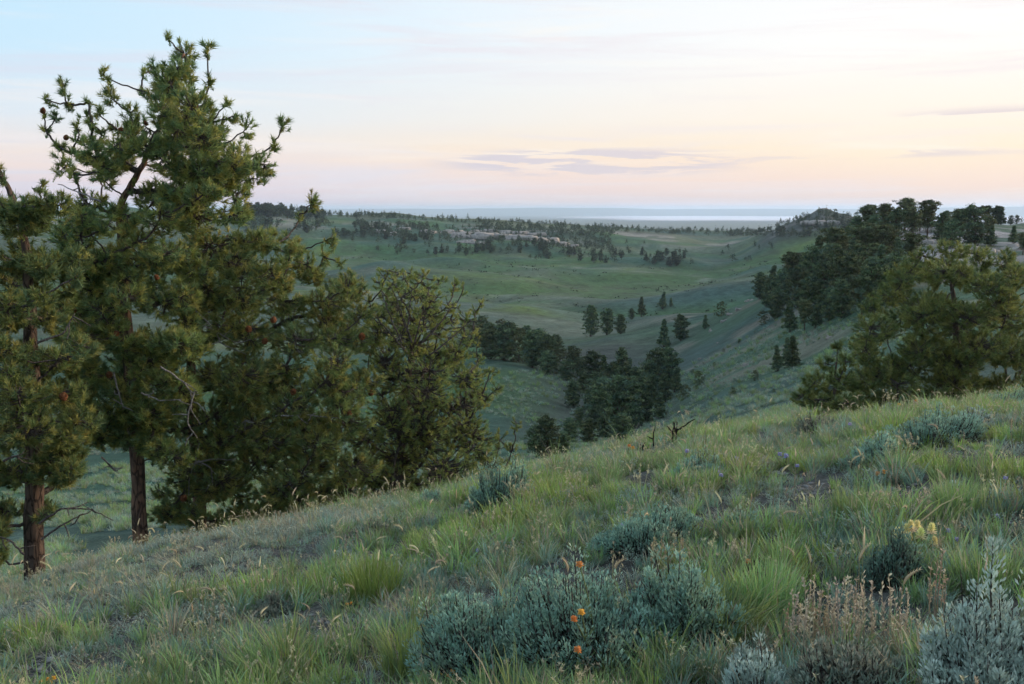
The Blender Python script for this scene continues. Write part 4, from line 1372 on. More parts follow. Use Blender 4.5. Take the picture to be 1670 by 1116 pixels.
def leafy(seed, n, L, w, cols):
    """a low leafy forb: little pointed leaves on short stalks"""
    rng = np.random.default_rng(seed)
    mb = MB()
    for i in range(n):
        a = rng.uniform(0, 6.28)
        el = rng.uniform(.25, 1.2)
        d = np.array([math.cos(a) * math.cos(el), math.sin(a) * math.cos(el), math.sin(el)])
        b = d * rng.uniform(0, .06)
        s = unit(np.cross(d, rng.normal(size=3)))
        l = L * rng.uniform(.6, 1.2)
        col = np.array(cols[rng.integers(len(cols))]) * rng.uniform(.8, 1.2)
        mb.add([b, b + d * l * .5 + s * w, b + d * l + np.array([0, 0, -.1 * l]), b + d * l * .5 - s * w], None, [(0, 1, 2, 3)], col)
    return mb


proto("green", [tuft(500 + i, 46, .25, .55, 0.0055, GREEN, .5, .045, .10) for i in range(5)], M["grass"])
proto("blue", [tuft(520 + i, 46, .21, .6, 0.0049, BLUEG, .45, .045, .14) for i in range(5)], M["grass"])
proto("yellow", [tuft(540 + i, 44, .24, .5, 0.0060, YELL, .4, .045, .08) for i in range(4)], M["grass"])
proto("short", [tuft(560 + i, 44, .10, .9, 0.0052, BLUEG + GREEN, .6, .06, .3) for i in range(5)], M["grass"])
proto("grey", [tuft(580 + i, 40, .15, .8, 0.0052, GREY, .5, .05, .25) for i in range(4)], M["grass"])
proto("straw", [tuft(600 + i, 26, .24, .6, 0.0044, GREEN, .5, .04, .9) for i in range(4)], M["grass"])
proto("long", [tuft(620 + i, 34, .40, .6, 0.0055, GREEN, .6, .04, .12) for i in range(4)], M["grass"])
proto("forb", [leafy(640 + i, 40, .045, .009, [(.12, .16, .07), (.15, .19, .10), (.17, .19, .13)]) for i in range(4)], M["grass"])
def sprig(seed, n, h, cols):
    """a low silvery sage sprig: a few leafy shoots"""
    rng = np.random.default_rng(seed)
    mb = MB()
    for i in range(n):
        a, q = rng.uniform(0, 6.28), rng.uniform(0, .09)
        b = np.array([math.cos(a) * q, math.sin(a) * q, 0])
        e = b * 1.6 + np.array([0, 0, h * rng.uniform(.5, 1.1)])
        mb.tubes(np.stack([b, (b + e) / 2, e])[None], [.002, .0016, .001], 3, (.15, .13, .11))
        k = 16
        u = rng.uniform(.25, 1, (k, 1))
        p = b * (1 - u) + e * u
        d = unit(rng.normal(size=(k, 3)) + np.array([0, 0, .9])) * .022 * rng.uniform(.6, 1.2, (k, 1))
        sd = unit(np.cross(d, rng.normal(size=(k, 3)))) * .0035
        v = np.stack([p, p + d * .6 + sd, p + d, p + d * .6 - sd], 1).reshape(-1, 3)
        c = np.array(cols[rng.integers(len(cols))]) * rng.uniform(.85, 1.15)
        mb.add(v, None, np.arange(k * 4).reshape(-1, 4), c)
    return mb


def stems(seed, n, h):
    """thin upright flowering stems with small pale panicles"""
    rng = np.random.default_rng(seed)
    mb = MB()
    for i in range(n):
        a, q = rng.uniform(0, 6.28), rng.uniform(0, .05)
        b = np.array([math.cos(a) * q, math.sin(a) * q, 0])
        e = b + np.array([rng.normal(0, .09) * h, rng.normal(0, .09) * h, h * rng.uniform(.65, 1.1)])
        c = bez(b, (b + e) / 2 + np.array([0, 0, .03]), e, 4)
        mb.tubes(c[None], [.0013, .0012, .0010, .0007], 3, (.36, .34, .20))
        k = 9
        u = rng.uniform(0, .28, (k, 1))
        p = e - (e - c[2]) * u
        d = unit(rng.normal(size=(k, 3)) * .5 + np.array([0, 0, 1.0])) * .020
        sd = unit(np.cross(d, rng.normal(size=(k, 3)))) * .0022
        v = np.stack([p, p + d * .5 + sd, p + d, p + d * .5 - sd], 1).reshape(-1, 3)
        mb.add(v, None, np.arange(k * 4).reshape(-1, 4), np.array((.52, .46, .31)) * rng.uniform(.8, 1.15))
    return mb


proto("stems", [stems(690 + i, 5, .30) for i in range(5)], M["straw"])
proto("sprig", [sprig(680 + i, 20, .13, [(.30, .38, .32), (.27, .35, .29), (.35, .42, .34)]) for i in range(4)], M["sage"])
proto("litter", [tuft(660 + i, 22, .10, 2.2, 0.0044, GREY, .95, .06, .85) for i in range(3)], M["grass"])


def instancer(name, P, idx, rot, scl, label, cat):
    me = bpy.data.meshes.new(name)
    me.from_pydata([tuple(p) for p in P], [], [])
    a = me.attributes.new("pick", "INT", "POINT")
    a.data.foreach_set("value", np.asarray(idx, np.int32))
    a = me.attributes.new("turn", "FLOAT_VECTOR", "POINT")
    a.data.foreach_set("vector", np.asarray(rot, np.float32).ravel())
    a = me.attributes.new("size", "FLOAT_VECTOR", "POINT")
    a.data.foreach_set("vector", np.asarray(scl, np.float32).ravel())
    o = put(name, me)
    g = bpy.data.node_groups.new(name, "GeometryNodeTree")
    g.interface.new_socket("Geometry", in_out="INPUT", socket_type="NodeSocketGeometry")
    g.interface.new_socket("Geometry", in_out="OUTPUT", socket_type="NodeSocketGeometry")
    gi, go = g.nodes.new("NodeGroupInput"), g.nodes.new("NodeGroupOutput")
    ip = g.nodes.new("GeometryNodeInstanceOnPoints")
    ci = g.nodes.new("GeometryNodeCollectionInfo")
    ci.inputs["Collection"].default_value = tufts
    ci.inputs["Separate Children"].default_value = True
    ci.inputs["Reset Children"].default_value = True

    def attr(nm, typ):
        n = g.nodes.new("GeometryNodeInputNamedAttribute")
        n.data_type = typ
        n.inputs["Name"].default_value = nm
        return n.outputs["Attribute"]
    er = g.nodes.new("FunctionNodeEulerToRotation")
    L = g.links.new
    L(gi.outputs[0], ip.inputs["Points"])
    L(ci.outputs[0], ip.inputs["Instance"])
    ip.inputs["Pick Instance"].default_value = True
    L(attr("pick", "INT"), ip.inputs["Instance Index"])
    L(attr("turn", "FLOAT_VECTOR"), er.inputs[0])
    L(er.outputs[0], ip.inputs["Rotation"])
    L(attr("size", "FLOAT_VECTOR"), ip.inputs["Scale"])
    L(ip.outputs[0], go.inputs[0])
    md = o.modifiers.new("scatter", "NODES")
    md.node_group = g
    tag(o, label, cat, kind="stuff")
    return o


# bare stony patches in the sward (photo spots projected on the hill)
BARE = []
for (px, py, w) in [(540, 1045, 90), (470, 1010, 60), (200, 1025, 70), (150, 1000, 40), (620, 910, 60), (590, 860, 50), (1590, 935, 70), (1540, 900, 50), (1320, 800, 36), (1270, 770, 26), (1590, 745, 40), (1500, 740, 40),
                    (1120, 1050, 60), (905, 985, 50), (640, 1000, 40), (90, 1080, 40), (330, 965, 40), (1640, 860, 50), (1460, 800, 34), (1080, 825, 40), (720, 880, 34)]:
    p, r = hit(px, py, 2.2, 40)
    BARE.append((p[0], p[1], 1.2 * w * r / FPX))
BARE = np.array(BARE)


def sow_grass():
    rng = np.random.default_rng(77)
    P, I, T, S = [], [], [], []
    used = np.array(USED)
    n = 46000
    az = rng.uniform(-.66, .66, n)
    # density falls off slowly with distance
    r = 1.9 + (27 - 1.9) * rng.uniform(0, 1, n) ** 1.25
    x, y = r * np.sin(az), r * np.cos(az)
    pat = fbm(x * .42 + 3, y * .42, 3, 201)
    pat2 = fbm(x * .9 + 13, y * .9, 3, 207)
    pat3 = fbm(x * 2.2 - 5, y * 2.2, 3, 211)
    side = np.clip(az / .5, -1, 1)
    z = ground_z(x, y)
    for i in range(n):
        db = np.hypot(x[i] - BARE[:, 0], y[i] - BARE[:, 1]) / BARE[:, 2]
        bare = db.min() + (pat3[i] - .5) * 1.2
        thin = False
        if bare < .75 and rng.random() < .93:
            if rng.random() < .62:
                continue
            kind = "litter" if rng.random() < .6 else ("short" if rng.random() < .7 else "sprig")
        else:
            if pat3[i] < .43 and rng.random() < .80:
                if rng.random() < .72:
                    continue
                thin = True
            du = np.hypot(x[i] - used[:, 0], y[i] - used[:, 1]) - used[:, 2]
            if du.min() < 0 and rng.random() < .85:
                continue
            u = rng.random()
            if thin:
                kind = ("short", "litter", "grey", "sprig")[int(rng.integers(4))]
            elif u < .11:
                kind = "stems"
            elif u < .18:
                kind = "straw"
            elif u < .21:
                kind = "forb"
            elif u < .27:
                kind = "litter"
            elif u < (.27 + .34 * max(0.0, pat2[i] - .42)) + (.05 if pat3[i] > .55 else 0):
                kind = "sprig"
            else:
                q = .5 + (pat[i] - .5) * 1.5 + rng.normal(0, .07) + side[i] * .10 + .03
                w = pat2[i] + rng.normal(0, .07)
                if q > .64:
                    kind = "yellow" if w > .53 else "green"
                elif q > .53:
                    kind = "green" if w > .48 else "blue"
                elif q > .44:
                    kind = "blue" if w > .47 else "short"
                else:
                    kind = "grey" if w > .5 else "short"
            if kind in ("green", "yellow") and rng.random() < .06:
                kind = "long"
        P.append((x[i], y[i], z[i] - .01))
        c = TYPES[kind]
        I.append(c[int(rng.integers(len(c)))])
        T.append((rng.normal(0, .10), rng.normal(0, .10), rng.uniform(0, 6.28)))
        s = rng.uniform(.30, .62) * (1 + .010 * r[i]) * (.8 + 1.5 * max(0, pat3[i] - .42))
        S.append((s * (1.3 + .02 * r[i]), s * (1.3 + .02 * r[i]), s * rng.uniform(.8, 1.2)))
    instancer("meadow_grass", P, I, T, S, "mixed green and straw meadow grass covering the near hill", "grass")
    # coarser cover on the slopes that show beyond the brow
    P, I, T, S = [], [], [], []
    n = 30000
    az = rng.uniform(-.50, .36, n)
    r = np.exp(rng.uniform(math.log(26), math.log(230), n))
    x, y = r * np.sin(az), r * np.cos(az)
    z = ground_z(x, y)
    pat = fbm(x / 7, y / 7, 4, 221)
    for i in range(n):
        if pat[i] < .46:
            continue
        kind = ("blue", "grey", "green", "short")[int(rng.integers(4))]
        c = TYPES[kind]
        P.append((x[i], y[i], z[i] - .03))
        I.append(c[int(rng.integers(len(c)))])
        T.append((rng.normal(0, .1), rng.normal(0, .1), rng.uniform(0, 6.28)))
        s = rng.uniform(.8, 1.6) * (1 + r[i] / 110)
        S.append((s * 1.6, s * 1.6, s))
    instancer("slope_grass", P, I, T, S, "rough grass and low sage cover on the valley slopes", "grass")


sow_grass()


def valley_scrub():
    """low scrub dotted over the far grassland, thicker in the draws"""
    rng = np.random.default_rng(97)
    mb = MB()
    n = 4500
    az = rng.uniform(-.5, .3, n)
    r = np.exp(rng.uniform(math.log(390), math.log(1350), n))
    x, y = r * np.sin(az), r * np.cos(az)
    fold = np.abs(fbm(x / 330 + .3 * y / 400, y / 210, 3, 41) - .5) * 2
    k = (fbm(x / 60, y / 40, 3, 99) > .50) & ((fold < .14) | (rng.random(n) < .05))
    x, y, r = x[k], y[k], r[k]
    n = len(x)
    z = ground_z(x, y)
    m = 9
    s = rng.uniform(.35, 1.1, (n, 1, 1)) * (.8 + r[:, None, None] / 900)
    c = np.stack([x, y, z], -1)[:, None] + rng.normal(size=(n, m, 3)) * s * np.array([.7, .7, .22]) + np.array([0, 0, .25]) * s
    d1 = unit(rng.normal(size=(n, m, 3)) + np.array([0, 0, .6])) * s * .55
    d2 = unit(np.cross(d1, rng.normal(size=(n, m, 3)))) * s * .35
    v = np.stack([c - d2, c + d2, c + d1], 2).reshape(-1, 3)
    col = np.array([(.060, .082, .055), (.085, .10, .075), (.05, .07, .05)])[rng.integers(0, 3, n)][:, None] * rng.uniform(.7, 1.3, (n, m, 1))
    mb.add(v, np.arange(n * m * 3).reshape(-1, 3), None, np.repeat(col.reshape(-1, 3), 3, axis=0))
    o = mb.build("valley_scrub", M["far_leaf"])
    tag(o, "low dark scrub dotted over the valley grassland", "scrub", kind="stuff")


valley_scrub()


def gravel():
    rng = np.random.default_rng(91)
    mb = MB()
    ico = unit(np.array([(0, 0, 1), (.9, 0, .2), (.1, .9, .15), (-.8, .1, .2), (-.1, -.9, .1), (.5, .5, -.6), (-.5, -.4, -.6)]))
    F = [(0, 1, 2), (0, 2, 3), (0, 3, 4), (0, 4, 1), (1, 5, 2), (2, 5, 3), (3, 6, 4), (4, 6, 1), (1, 6, 5), (3, 5, 6)]
    for (bx, by, br) in BARE:
        for k in range(70):
            a, q = rng.uniform(0, 6.28), rng.uniform(0, 1) ** .6 * br * 1.1
            x, y = bx + math.cos(a) * q, by + math.sin(a) * q
            s = .004 + .020 * rng.random() ** 2.5
            v = ico * s * rng.uniform(.6, 1.3, (7, 3)) * np.array([1.3, 1.1, .6])
            mb.add(v + np.array([x, y, gz(x, y) + s * .15]), F)
    o = mb.build("gravel", M["stone"])
    tag(o, "grey gravel and stone chips on the bare patches", "gravel", kind="stuff")


gravel()


# ------------------------------------------------------------------ grass stalks with seed heads
def stalk_meshes(seed):
    rng = np.random.default_rng(seed)
    h = .36
    bend = rng.uniform(.05, .35)
    c = bez(np.zeros(3), np.array([.02, 0, h * .6]), np.array([bend * .35, 0, h]), 7)
    st = MB()
    st.tube(c, np.linspace(.0016, .0010, 7), 4, (.27, .25, .12), cap=False)
    d = unit(c[-1] - c[-2])
    d2 = unit(d + np.array([rng.uniform(.3, 1.7), rng.normal(0, .3), -rng.uniform(0, 1.1)]))
    L = rng.uniform(.05, .085)
    ax = bez(c[-1], c[-1] + d * L * .5, c[-1] + (d * .45 + d2 * .75) * L, 9)
    hd = MB()
    w = np.array([.25, .7, 1, 1.05, 1, .9, .75, .5, .15]) * .0048
    hd.tube(ax, w, 6, (.54, .45, .29))
    for i in range(1, 9):                        # overlapping spikelets with bristles
        t = unit(ax[i] - ax[i - 1])
        for s in (-1, 1):
            side = unit(np.cross(t, np.array([.2, 1, .1]))) * s
            b = ax[i] + side * w[i] * .6
            e = b + (t * .9 + side * .45) * .019
            n_ = np.cross(t, side) * .0028
            hd.add([b - n_, b + n_, e], [(0, 1, 2)], None, (.60, .50, .32))
    return st.mesh("stem", M["straw"], True), hd.mesh("seed_head", M["straw"])


STALK = [stalk_meshes(700 + i) for i in range(7)]
G_STALK = "seeding grass stalks in the meadow"


def stalk(px, py, hpx=None, rng=random):
    p, r = hit(px, py, 2.2, 24)
    h = (hpx * r / FPX) if hpx else random.uniform(.17, .30)
    s = h / .36
    o = empty("grass_stalk", p)
    o.rotation_euler = (random.gauss(0, .10), random.gauss(0, .10), random.uniform(0, 6.28))
    o.scale = (max(s, .75), max(s, .75), s)
    brow = np.interp(px, [0, 240, 480, 700, 850, 1100, 1300, 1500, 1670], [975, 900, 852, 812, 776, 722, 702, 676, 652])
    if py < brow + 40:
        lb = ("pale seed head on a stalk along the brow in front of the tall pines" if px < 560 else
              "pale seed head on a stalk along the brow above the ravine" if px < 1200 else "pale seed head on a stalk along the crest below the rounded olive pine")
    elif 640 < px < 1230 and py > 860:
        lb = "pale seed head on a stalk around the large daisy sagebrush"
    elif px > 1200:
        lb = "pale seed head on a stalk in the grass around the yellow paintbrush"
    elif px > 620:
        lb = "pale seed head on a stalk on the slope between brow and large sagebrush"
    else:
        lb = "pale seed head on a stalk in the open grass below the tall pines"
    tag(o, lb, "grass stalk", G_STALK)
    a, b = STALK[random.randrange(len(STALK))]
    put("stem", a, o)
    put("seed_head", b, o)


random.seed(21)
for (px, py) in [(190, 935), (215, 945), (243, 920), (262, 915), (300, 905), (330, 902), (352, 900), (372, 895), (392, 885), (410, 880), (430, 880), (452, 872), (470, 870), (492, 866), (515, 862), (545, 858), (572, 856),
                 (600, 850), (640, 846), (665, 838), (238, 975), (225, 985), (270, 990), (175, 1000), (210, 1010), (540, 925), (560, 945), (585, 960), (600, 970), (617, 975), (640, 960), (655, 950), (415, 990), (370, 1000),
                 (760, 905), (735, 880), (850, 850), (862, 830), (880, 820), (770, 880), (690, 900), (1010, 770), (1030, 765), (1130, 790), (1170, 790), (1090, 775), (1180, 760), (1260, 740), (1300, 735), (1350, 720), (1440, 700),
                 (1470, 695), (1500, 690), (1540, 685), (1560, 690), (1600, 682), (1620, 678), (1640, 680), (1330, 815), (1260, 850), (1375, 830), (1290, 830), (1560, 860), (1640, 850), (1590, 800), (1610, 830), (1660, 900),
                 (1240, 930), (1215, 890), (60, 985), (25, 990), (100, 1060), (500, 1080), (540, 1090), (590, 1060), (320, 1075)]:
    stalk(px + random.uniform(-6, 6), py + random.uniform(-4, 6))
for k in range(70):
    stalk(random.uniform(10, 1660), random.uniform(760, 1090))
for k in range(40):
    px = random.uniform(150, 1660)
    stalk(px, np.interp(px, [0, 240, 480, 700, 850, 1100, 1300, 1500, 1670], [975, 900, 848, 806, 766, 712, 694, 670, 648]) + random.uniform(2, 30))


# ------------------------------------------------------------------ flowers and single plants
def bloom(mb, c, r, col, col2, petals=13, dome=.85, rng=RNG):
    """a flower head: ring of petals round a domed centre"""
    for ring, (k, f) in enumerate(((1.0, -.3), (.95, .2), (.85, .75))):
        for i in range(petals):
            a = i * 2 * math.pi / petals + ring * .3 + rng.normal(0, .08)
            d = np.array([math.cos(a), math.sin(a), f + rng.normal(0, .12)])
            s = np.array([-math.sin(a), math.cos(a), 0]) * r * .20
            q = r * k * rng.uniform(.85, 1.12)
            cc = np.array(col) * rng.uniform(.85, 1.15)
            mb.add([c + d * r * .2, c + d * q * .7 + s, c + d * q, c + d * q * .7 - s], None, [(0, 1, 2, 3)], cc)
    n = 7
    ring = [(r * .62 * math.cos(i * 6.283 / n), r * .62 * math.sin(i * 6.283 / n), 0) for i in range(n)]
    top = [(r * .45 * math.cos(i * 6.283 / n), r * .45 * math.sin(i * 6.283 / n), r * dome * .75) for i in range(n)]
    v = [c + np.array(q) for q in ring + top] + [c + np.array([0, 0, r * dome])]
    mb.add(v, [(n + i, n + (i + 1) % n, 2 * n) for i in range(n)], [(i, (i + 1) % n, n + (i + 1) % n, n + i) for i in range(n)], col2)


def flower_plant(name, label, base_px, heads, r, col, col2, stemcol=(.16, .18, .07), leaves=8, group=None, seed=1, spike=False, near=0.0):
    """heads: list of photo positions of the blooms; stems run from the plant's base up to them"""
    rng = np.random.default_rng(seed)
    p, rr = hit(base_px[0], base_px[1], 2.2, 30)
    root = empty(name, p)
    tag(root, label, "flower", group)
    for (hx, hy) in heads:
        q = at(hx, hy, p[1] - near + rng.normal(0, .03)) - p
        st = MB()
        mid = q * .5 + np.array([rng.normal(0, .02), rng.normal(0, .02), .03])
        st.tube(bez(np.zeros(3), mid, q, 7), np.linspace(.0026, .0018, 7), 5, stemcol)
        for k in range(leaves // max(1, len(heads)) + 1):
            u = rng.uniform(.05, .6)
            b = bez(np.zeros(3), mid, q, 11)[int(u * 10)]
            a = rng.uniform(0, 6.28)
            d = np.array([math.cos(a), math.sin(a), .8]) * .05
            s = np.array([-math.sin(a), math.cos(a), 0]) * .005
            st.add([b, b + d * .5 + s, b + d, b + d * .5 - s], None, [(0, 1, 2, 3)], (.14, .18, .08))
        st.build("stem", M["grass"], root)
        hd = MB()
        if spike:                                # a bottle-brush of bracts
            n = 70
            for k in range(n):
                u = k / n
                a = k * 2.4
                el = -.3 + 1.6 * u
                d = np.array([math.cos(a) * math.cos(el), math.sin(a) * math.cos(el), math.sin(el)])
                b = q + np.array([0, 0, -r * .9 + u * r * 1.1])
                s = unit(np.cross(d, rng.normal(size=3))) * r * .13
                cc = np.array(col if u > .3 else col2) * rng.uniform(.8, 1.15)
                L = r * (.95 - .2 * u)
                hd.add([b, b + d * L * .6 + s, b + d * L, b + d * L * .6 - s], None, [(0, 1, 2, 3)], cc)
        else:
            bloom(hd, q, r, col, col2, rng=rng)
        hd.build("flower_head", M["flower"], root)
    return root


ORANGE, ORANGE2 = (.72, .34, .06), (.56, .26, .06)
flower_plant("orange_daisy", "single orange daisy above the middle of the large sagebrush", (975, 1090), [(945, 921)], .015, ORANGE, ORANGE2, seed=1, near=.12)
flower_plant("orange_daisy", "orange daisy plant with two heads side by side in the sagebrush", (968, 1085), [(948, 999), (936, 1010)], .0145, ORANGE, (.66, .30, .05), seed=2, near=.35)
flower_plant("orange_daisy", "orange daisy nodding low in front of the sagebrush", (975, 1098), [(942, 1060)], .0145, ORANGE, ORANGE2, seed=3, near=.32)
flower_plant("orange_bud_plant", "plant with a fan of small orange buds in the grass below the sagebrush", (738, 1125), [(722, 1098), (731, 1103), (738, 1095), (746, 1100), (735, 1110)], .010, (.78, .36, .05), (.7, .3, .05), seed=4)
flower_plant("orange_bud_plant", "yellow-orange buds among green blades on the lower grass slope", (74, 1128), [(66, 1112), (78, 1108), (88, 1106), (82, 1113)], .011, (.80, .45, .04), (.7, .35, .04), seed=5)
flower_plant("orange_daisy", "small orange bloom between large sagebrush and broad green leaves", (1222, 945), [(1220, 916)], .015, ORANGE, ORANGE2, seed=6)
flower_plant("orange_daisy", "pair of orange blooms beside bare soil on the grassy rise", (1440, 792), [(1432, 773), (1442, 770)], .018, ORANGE, ORANGE2, seed=7)
flower_plant("orange_daisy", "orange bloom on the brow beside the charred snag", (1027, 752), [(1026, 728), (1032, 731)], .024, ORANGE, (.5, .18, .03), seed=8)
flower_plant("orange_daisy", "tiny orange blooms under the yellow-green clump", (570, 1000), [(566, 986), (573, 984)], .010, (.8, .42, .04), ORANGE2, seed=9)
flower_plant("orange_daisy", "orange specks of bloom at the crest under the rounded pine", (1495, 676), [(1494, 654), (1466, 660)], .020, ORANGE, ORANGE2, seed=10)
flower_plant("orange_daisy", "small orange bloom in the grass past the faded sagebrush", (698, 925), [(699, 916)], .011, ORANGE, ORANGE2, seed=11)
flower_plant("yellow_paintbrush", "cluster of pale yellow paintbrush spikes above the dark sagebrush",
             (1492, 925), [(1464, 867), (1478, 862), (1486, 856), (1496, 856), (1482, 874), (1502, 868), (1520, 860), (1524, 882)], .027, (.80, .77, .36), (.68, .58, .38), seed=12, spike=True, leaves=24)
PURPLE = (.26, .22, .62)
for i, (px, py, r_) in enumerate([(1201, 748, .02), (1282, 744, .02), (1272, 741, .018), (1547, 866, .014), (1626, 842, .014), (779, 898, .013), (1015, 857, .013), (1121, 736, .022), (1386, 692, .02), (1176, 775, .016), (1560, 880, .012),
                                  (1640, 780, .014), (1172, 770, .014), (1300, 760, .015)]):
    flower_plant("purple_wildflower", "tiny violet wildflower low in the meadow grass", (px, py + 24), [(px, py)], r_, PURPLE, (.45, .40, .5), seed=30 + i, group="violet wildflowers in the meadow")


def broad_plant(px, py, hpx, n, label, col, seed, w=.16):
    rng = np.random.default_rng(seed)
    p, r = hit(px, py, 2.2, 30)
    H = hpx * r / FPX
    root = empty("broadleaf_plant", p)
    tag(root, label, "plant")
    for i in range(n):
        a = i * 2.4 + rng.normal(0, .3)
        L = H * rng.uniform(.6, 1.1)
        o = np.array([math.cos(a), math.sin(a), 0])
        c = bez(np.zeros(3), o * L * .15 + np.array([0, 0, L * .6]), o * L * rng.uniform(.25, .5) + np.array([0, 0, L]), 6)
        s = np.array([-math.sin(a), math.cos(a), 0])
        ww = np.array([.12, .55, 1, .95, .55, .02]) * L * w
        v = []
        for j in range(6):
            v += [c[j] - s * ww[j], c[j] - o * ww[j] * .35, c[j] + s * ww[j]]
        q = []
        for j in range(5):
            q += [(j * 3, j * 3 + 1, j * 3 + 4, j * 3 + 3), (j * 3 + 1, j * 3 + 2, j * 3 + 5, j * 3 + 4)]
        mb = MB()
        mb.add(v, None, q, np.array(col) * rng.uniform(.85, 1.2))
        mb.build("leaf", M["grass"], root, True)


broad_plant(1212, 895, 52, 9, "clump of broad upright green leaves beside the small sagebrush", (.17, .24, .10), 51)
broad_plant(1190, 905, 40, 6, "smaller broadleaf clump at the sagebrush's grassy edge", (.16, .22, .10), 52)
broad_plant(415, 1085, 30, 6, "few broad leaves low among the green blades of the slope", (.14, .20, .08), 53)


def clump(px, py, wpx, hpx, label, cols, seed, blades=420, name="grass_clump", dry=.05, spread=.45, width=.004, droop=.35, cat="grass clump"):
    rng = np.random.default_rng(seed)
    p, r = hit(px, py, 2.2, 30)
    W, H = wpx * r / FPX / 2, hpx * r / FPX
    mb = tuft(seed, blades, H * 1.15, spread, width, cols, droop, W * .75, dry)
    o = mb.build(name, M["grass"])
    o.location = p - np.array([0, 0, .01])
    tag(o, label, cat)
    return o


clump(605, 975, 120, 62, "bright yellow-green feathery clump near bare soil", [(.17, .24, .05), (.15, .22, .055), (.19, .24, .06)], 801, 700, droop=.3)
clump(1180, 1035, 150, 120, "long arching green grass at the sagebrush's edge", GREEN, 802, 420, spread=.95, droop=.8)
clump(1250, 1010, 110, 100, "tall yellow-green grass between sagebrush and dry tan stalks", GREEN, 803, 420, droop=.4)
clump(450, 1112, 150, 70, "lush green grass clump at the foot of the slope", GREEN, 804, 520, droop=.6, spread=.7)
clump(660, 1105, 90, 90, "green grass clump against the sprawling sagebrush", YELL + GREEN, 805, 360, spread=.6)
clump(1560, 840, 100, 60, "dense green grass behind the yellow paintbrush", GREEN, 806, 380)
clump(1400, 850, 110, 60, "bright green grass clump uphill of the dark sagebrush", GREEN, 807, 420)
clump(1090, 1110, 120, 60, "thin dark green grass under the large sagebrush", GREEN, 808, 240, spread=.8)
clump(1600, 960, 110, 70, "yellow-green tussock behind the silvery sagebrush", GREEN, 809, 420, droop=.5)


def dry_spikes(px, py, wpx, hpx, n, label, col, seed, dense=26):
    """last year's flower stalks: thin tan stems feathered with dry seed"""
    rng = np.random.default_rng(seed)
    p, r = hit(px, py, 2.2, 30)
    W, H = wpx * r / FPX / 2, hpx * r / FPX
    root = empty("dry_stalks", p)
    tag(root, label, "dry plant")
    for i in range(n):
        b = np.array([rng.uniform(-1, 1) * W, rng.uniform(-.5, .5) * W * .6, 0])
        h = H * rng.uniform(.55, 1.08)
        e = b + np.array([rng.normal(0, .05) * h, rng.normal(0, .05) * h, h])
        c = bez(b, (b + e) / 2 + rng.normal(0, .015, 3), e, 8)
        mb = MB()
        mb.tube(c, np.linspace(.0022, .0008, 8), 4, np.array(col) * .75, cap=False)
        k = dense
        u = rng.uniform(.35, 1, k) * 7
        i0 = np.clip(u.astype(int), 0, 6)
        pos = c[i0] * (1 - (u - i0)[:, None]) + c[np.minimum(i0 + 1, 7)] * (u - i0)[:, None]
        d = unit(rng.normal(size=(k, 3)) * np.array([1, 1, .3]) + np.array([0, 0, 1.3])) * .014 * rng.uniform(.6, 1.4, (k, 1))
        s = unit(np.cross(d, rng.normal(size=(k, 3)))) * .0034
        v = np.stack([pos, pos + d * .5 + s, pos + d, pos + d * .5 - s], 1).reshape(-1, 3)
        mb.add(v, None, np.arange(k * 4).reshape(-1, 4), np.repeat(np.array(col) * rng.uniform(.8, 1.2, (k, 1)), 4, axis=0))
        mb.build("stalk", M["straw"], root)


dry_spikes(1385, 1075, 200, 130, 48, "thicket of dry tan flower stalks standing over the dull sagebrush", (.50, .43, .32), 61)
dry_spikes(1335, 1060, 90, 95, 12, "thin dry stalks leaning beside the tall yellow-green grass", (.38, .30, .20), 64)
dry_spikes(1522, 1010, 30, 105, 6, "slender rusty-tan seed spire beside the silvery sagebrush", (.48, .36, .25), 62, 20)
dry_spikes(572, 905, 22, 48, 6, "brown feathery dead spire in the grass of the slope", (.42, .34, .26), 63, 18)
dry_spikes(1090, 930, 60, 60, 9, "dry tan stalks behind the large daisy sagebrush", (.38, .31, .2), 65)


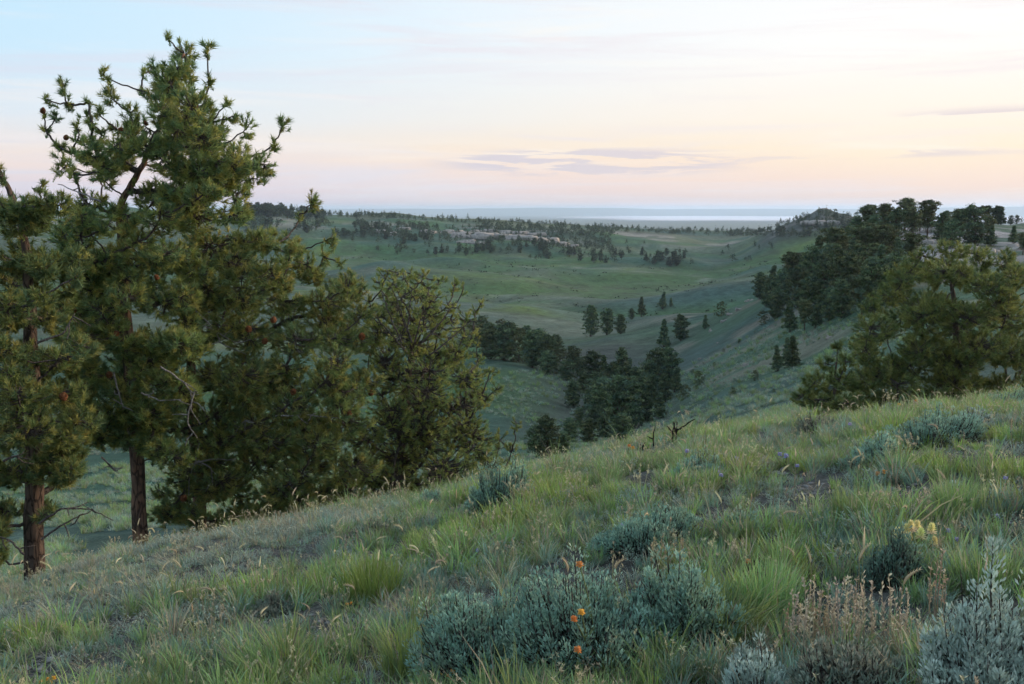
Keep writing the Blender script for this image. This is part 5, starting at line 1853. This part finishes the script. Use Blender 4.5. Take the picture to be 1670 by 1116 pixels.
# ------------------------------------------------------------------ dead wood and stones
def snag(name, label, px, py, lines, mat, r0, rmin=2.2, rmax=40, cat="snag", seed=3):
    rng = np.random.default_rng(seed)
    p, r = hit(px, py, rmin, rmax)
    root = empty(name, p)
    tag(root, label, cat)
    for li, ln in enumerate(lines):
        q = np.array([at(a, b, p[1] + .1 * li) - p for a, b in ln])
        sg = np.linspace(0, len(q) - 1, 3 * len(q))
        qq = np.stack([np.interp(sg, np.arange(len(q)), q[:, i]) for i in range(3)], 1)
        qq[1:-1] += rng.normal(0, r0 * .3, (len(qq) - 2, 3))
        mb = MB()
        mb.tube(qq, np.linspace(r0, r0 * .35, len(qq)) * rng.uniform(.85, 1.15, len(qq)), 6)
        mb.build("branch" if li else "stem", M[mat], root, True)


snag("burnt_snag", "short charred snag with broken forked twigs on the brow", 1098, 726,
     [[(1098, 732), (1096, 712), (1100, 690)], [(1102, 722), (1102, 705), (1098, 688)], [(1101, 702), (1112, 697), (1133, 684)], [(1098, 708), (1088, 695)], [(1102, 712), (1104, 688)]], "burnt", .013)
snag("burnt_snag", "single thin charred stick on the brow next to the forked snag", 1066, 732, [[(1066, 735), (1065, 712), (1069, 696)], [(1065, 716), (1056, 712)]], "burnt", .009, seed=5)
snag("burnt_snag", "low charred stub on the brow near the orange bloom", 1046, 742, [[(1047, 745), (1044, 722)], [(1046, 735), (1052, 722)]], "burnt", .010, seed=6)
snag("dead_tree", "bleached white dead tree standing in the ravine", 1046, 690, [[(1046, 690), (1044, 665), (1041, 652), (1046, 643)], [(1042, 655), (1040, 646)], [(1045, 672), (1050, 664)]], "dead", .28, 80, 400, "tree", 7)
snag("dead_branch_log", "pale fallen branch lying in the grass of the rise", 1440, 806, [[(1414, 806), (1436, 802), (1460, 803)], [(1436, 802), (1430, 797)]], "dead", .010, cat="branch", seed=8)
snag("dead_branch_log", "pale forked branch lying on the slope beside lichen stone", 420, 1010, [[(372, 1016), (396, 1008), (430, 1004)], [(396, 1008), (404, 1002)]], "dead", .008, cat="branch", seed=9)


def stone(px, py, wpx, label, seed):
    p, r = hit(px, py, 2.2, 30)
    w = wpx * r / FPX
    me = rock_mesh(seed, w, w * .8, w * .7, 3)
    me.materials.clear()
    me.materials.append(M["pale_stone"] if "white" in label or "pale" in label else M["stone"])
    o = put("stone", me, None, p)
    tag(o, label, "stone")


M["pale_stone"] = plain_mat("lichen_stone", (.50, .54, .52), (.66, .68, .64), 40, 0.9)
stone(427, 982, 18, "white lichen covered stone in the grass of the slope", 901)
stone(135, 1063, 16, "flat grey stone half hidden in the lower grass slope", 902)
stone(520, 1040, 26, "flat grey stone on the bare soil below the yellow-green clump", 903)
stone(1555, 792, 16, "small pale stone in the grass behind the yellow paintbrush", 904)
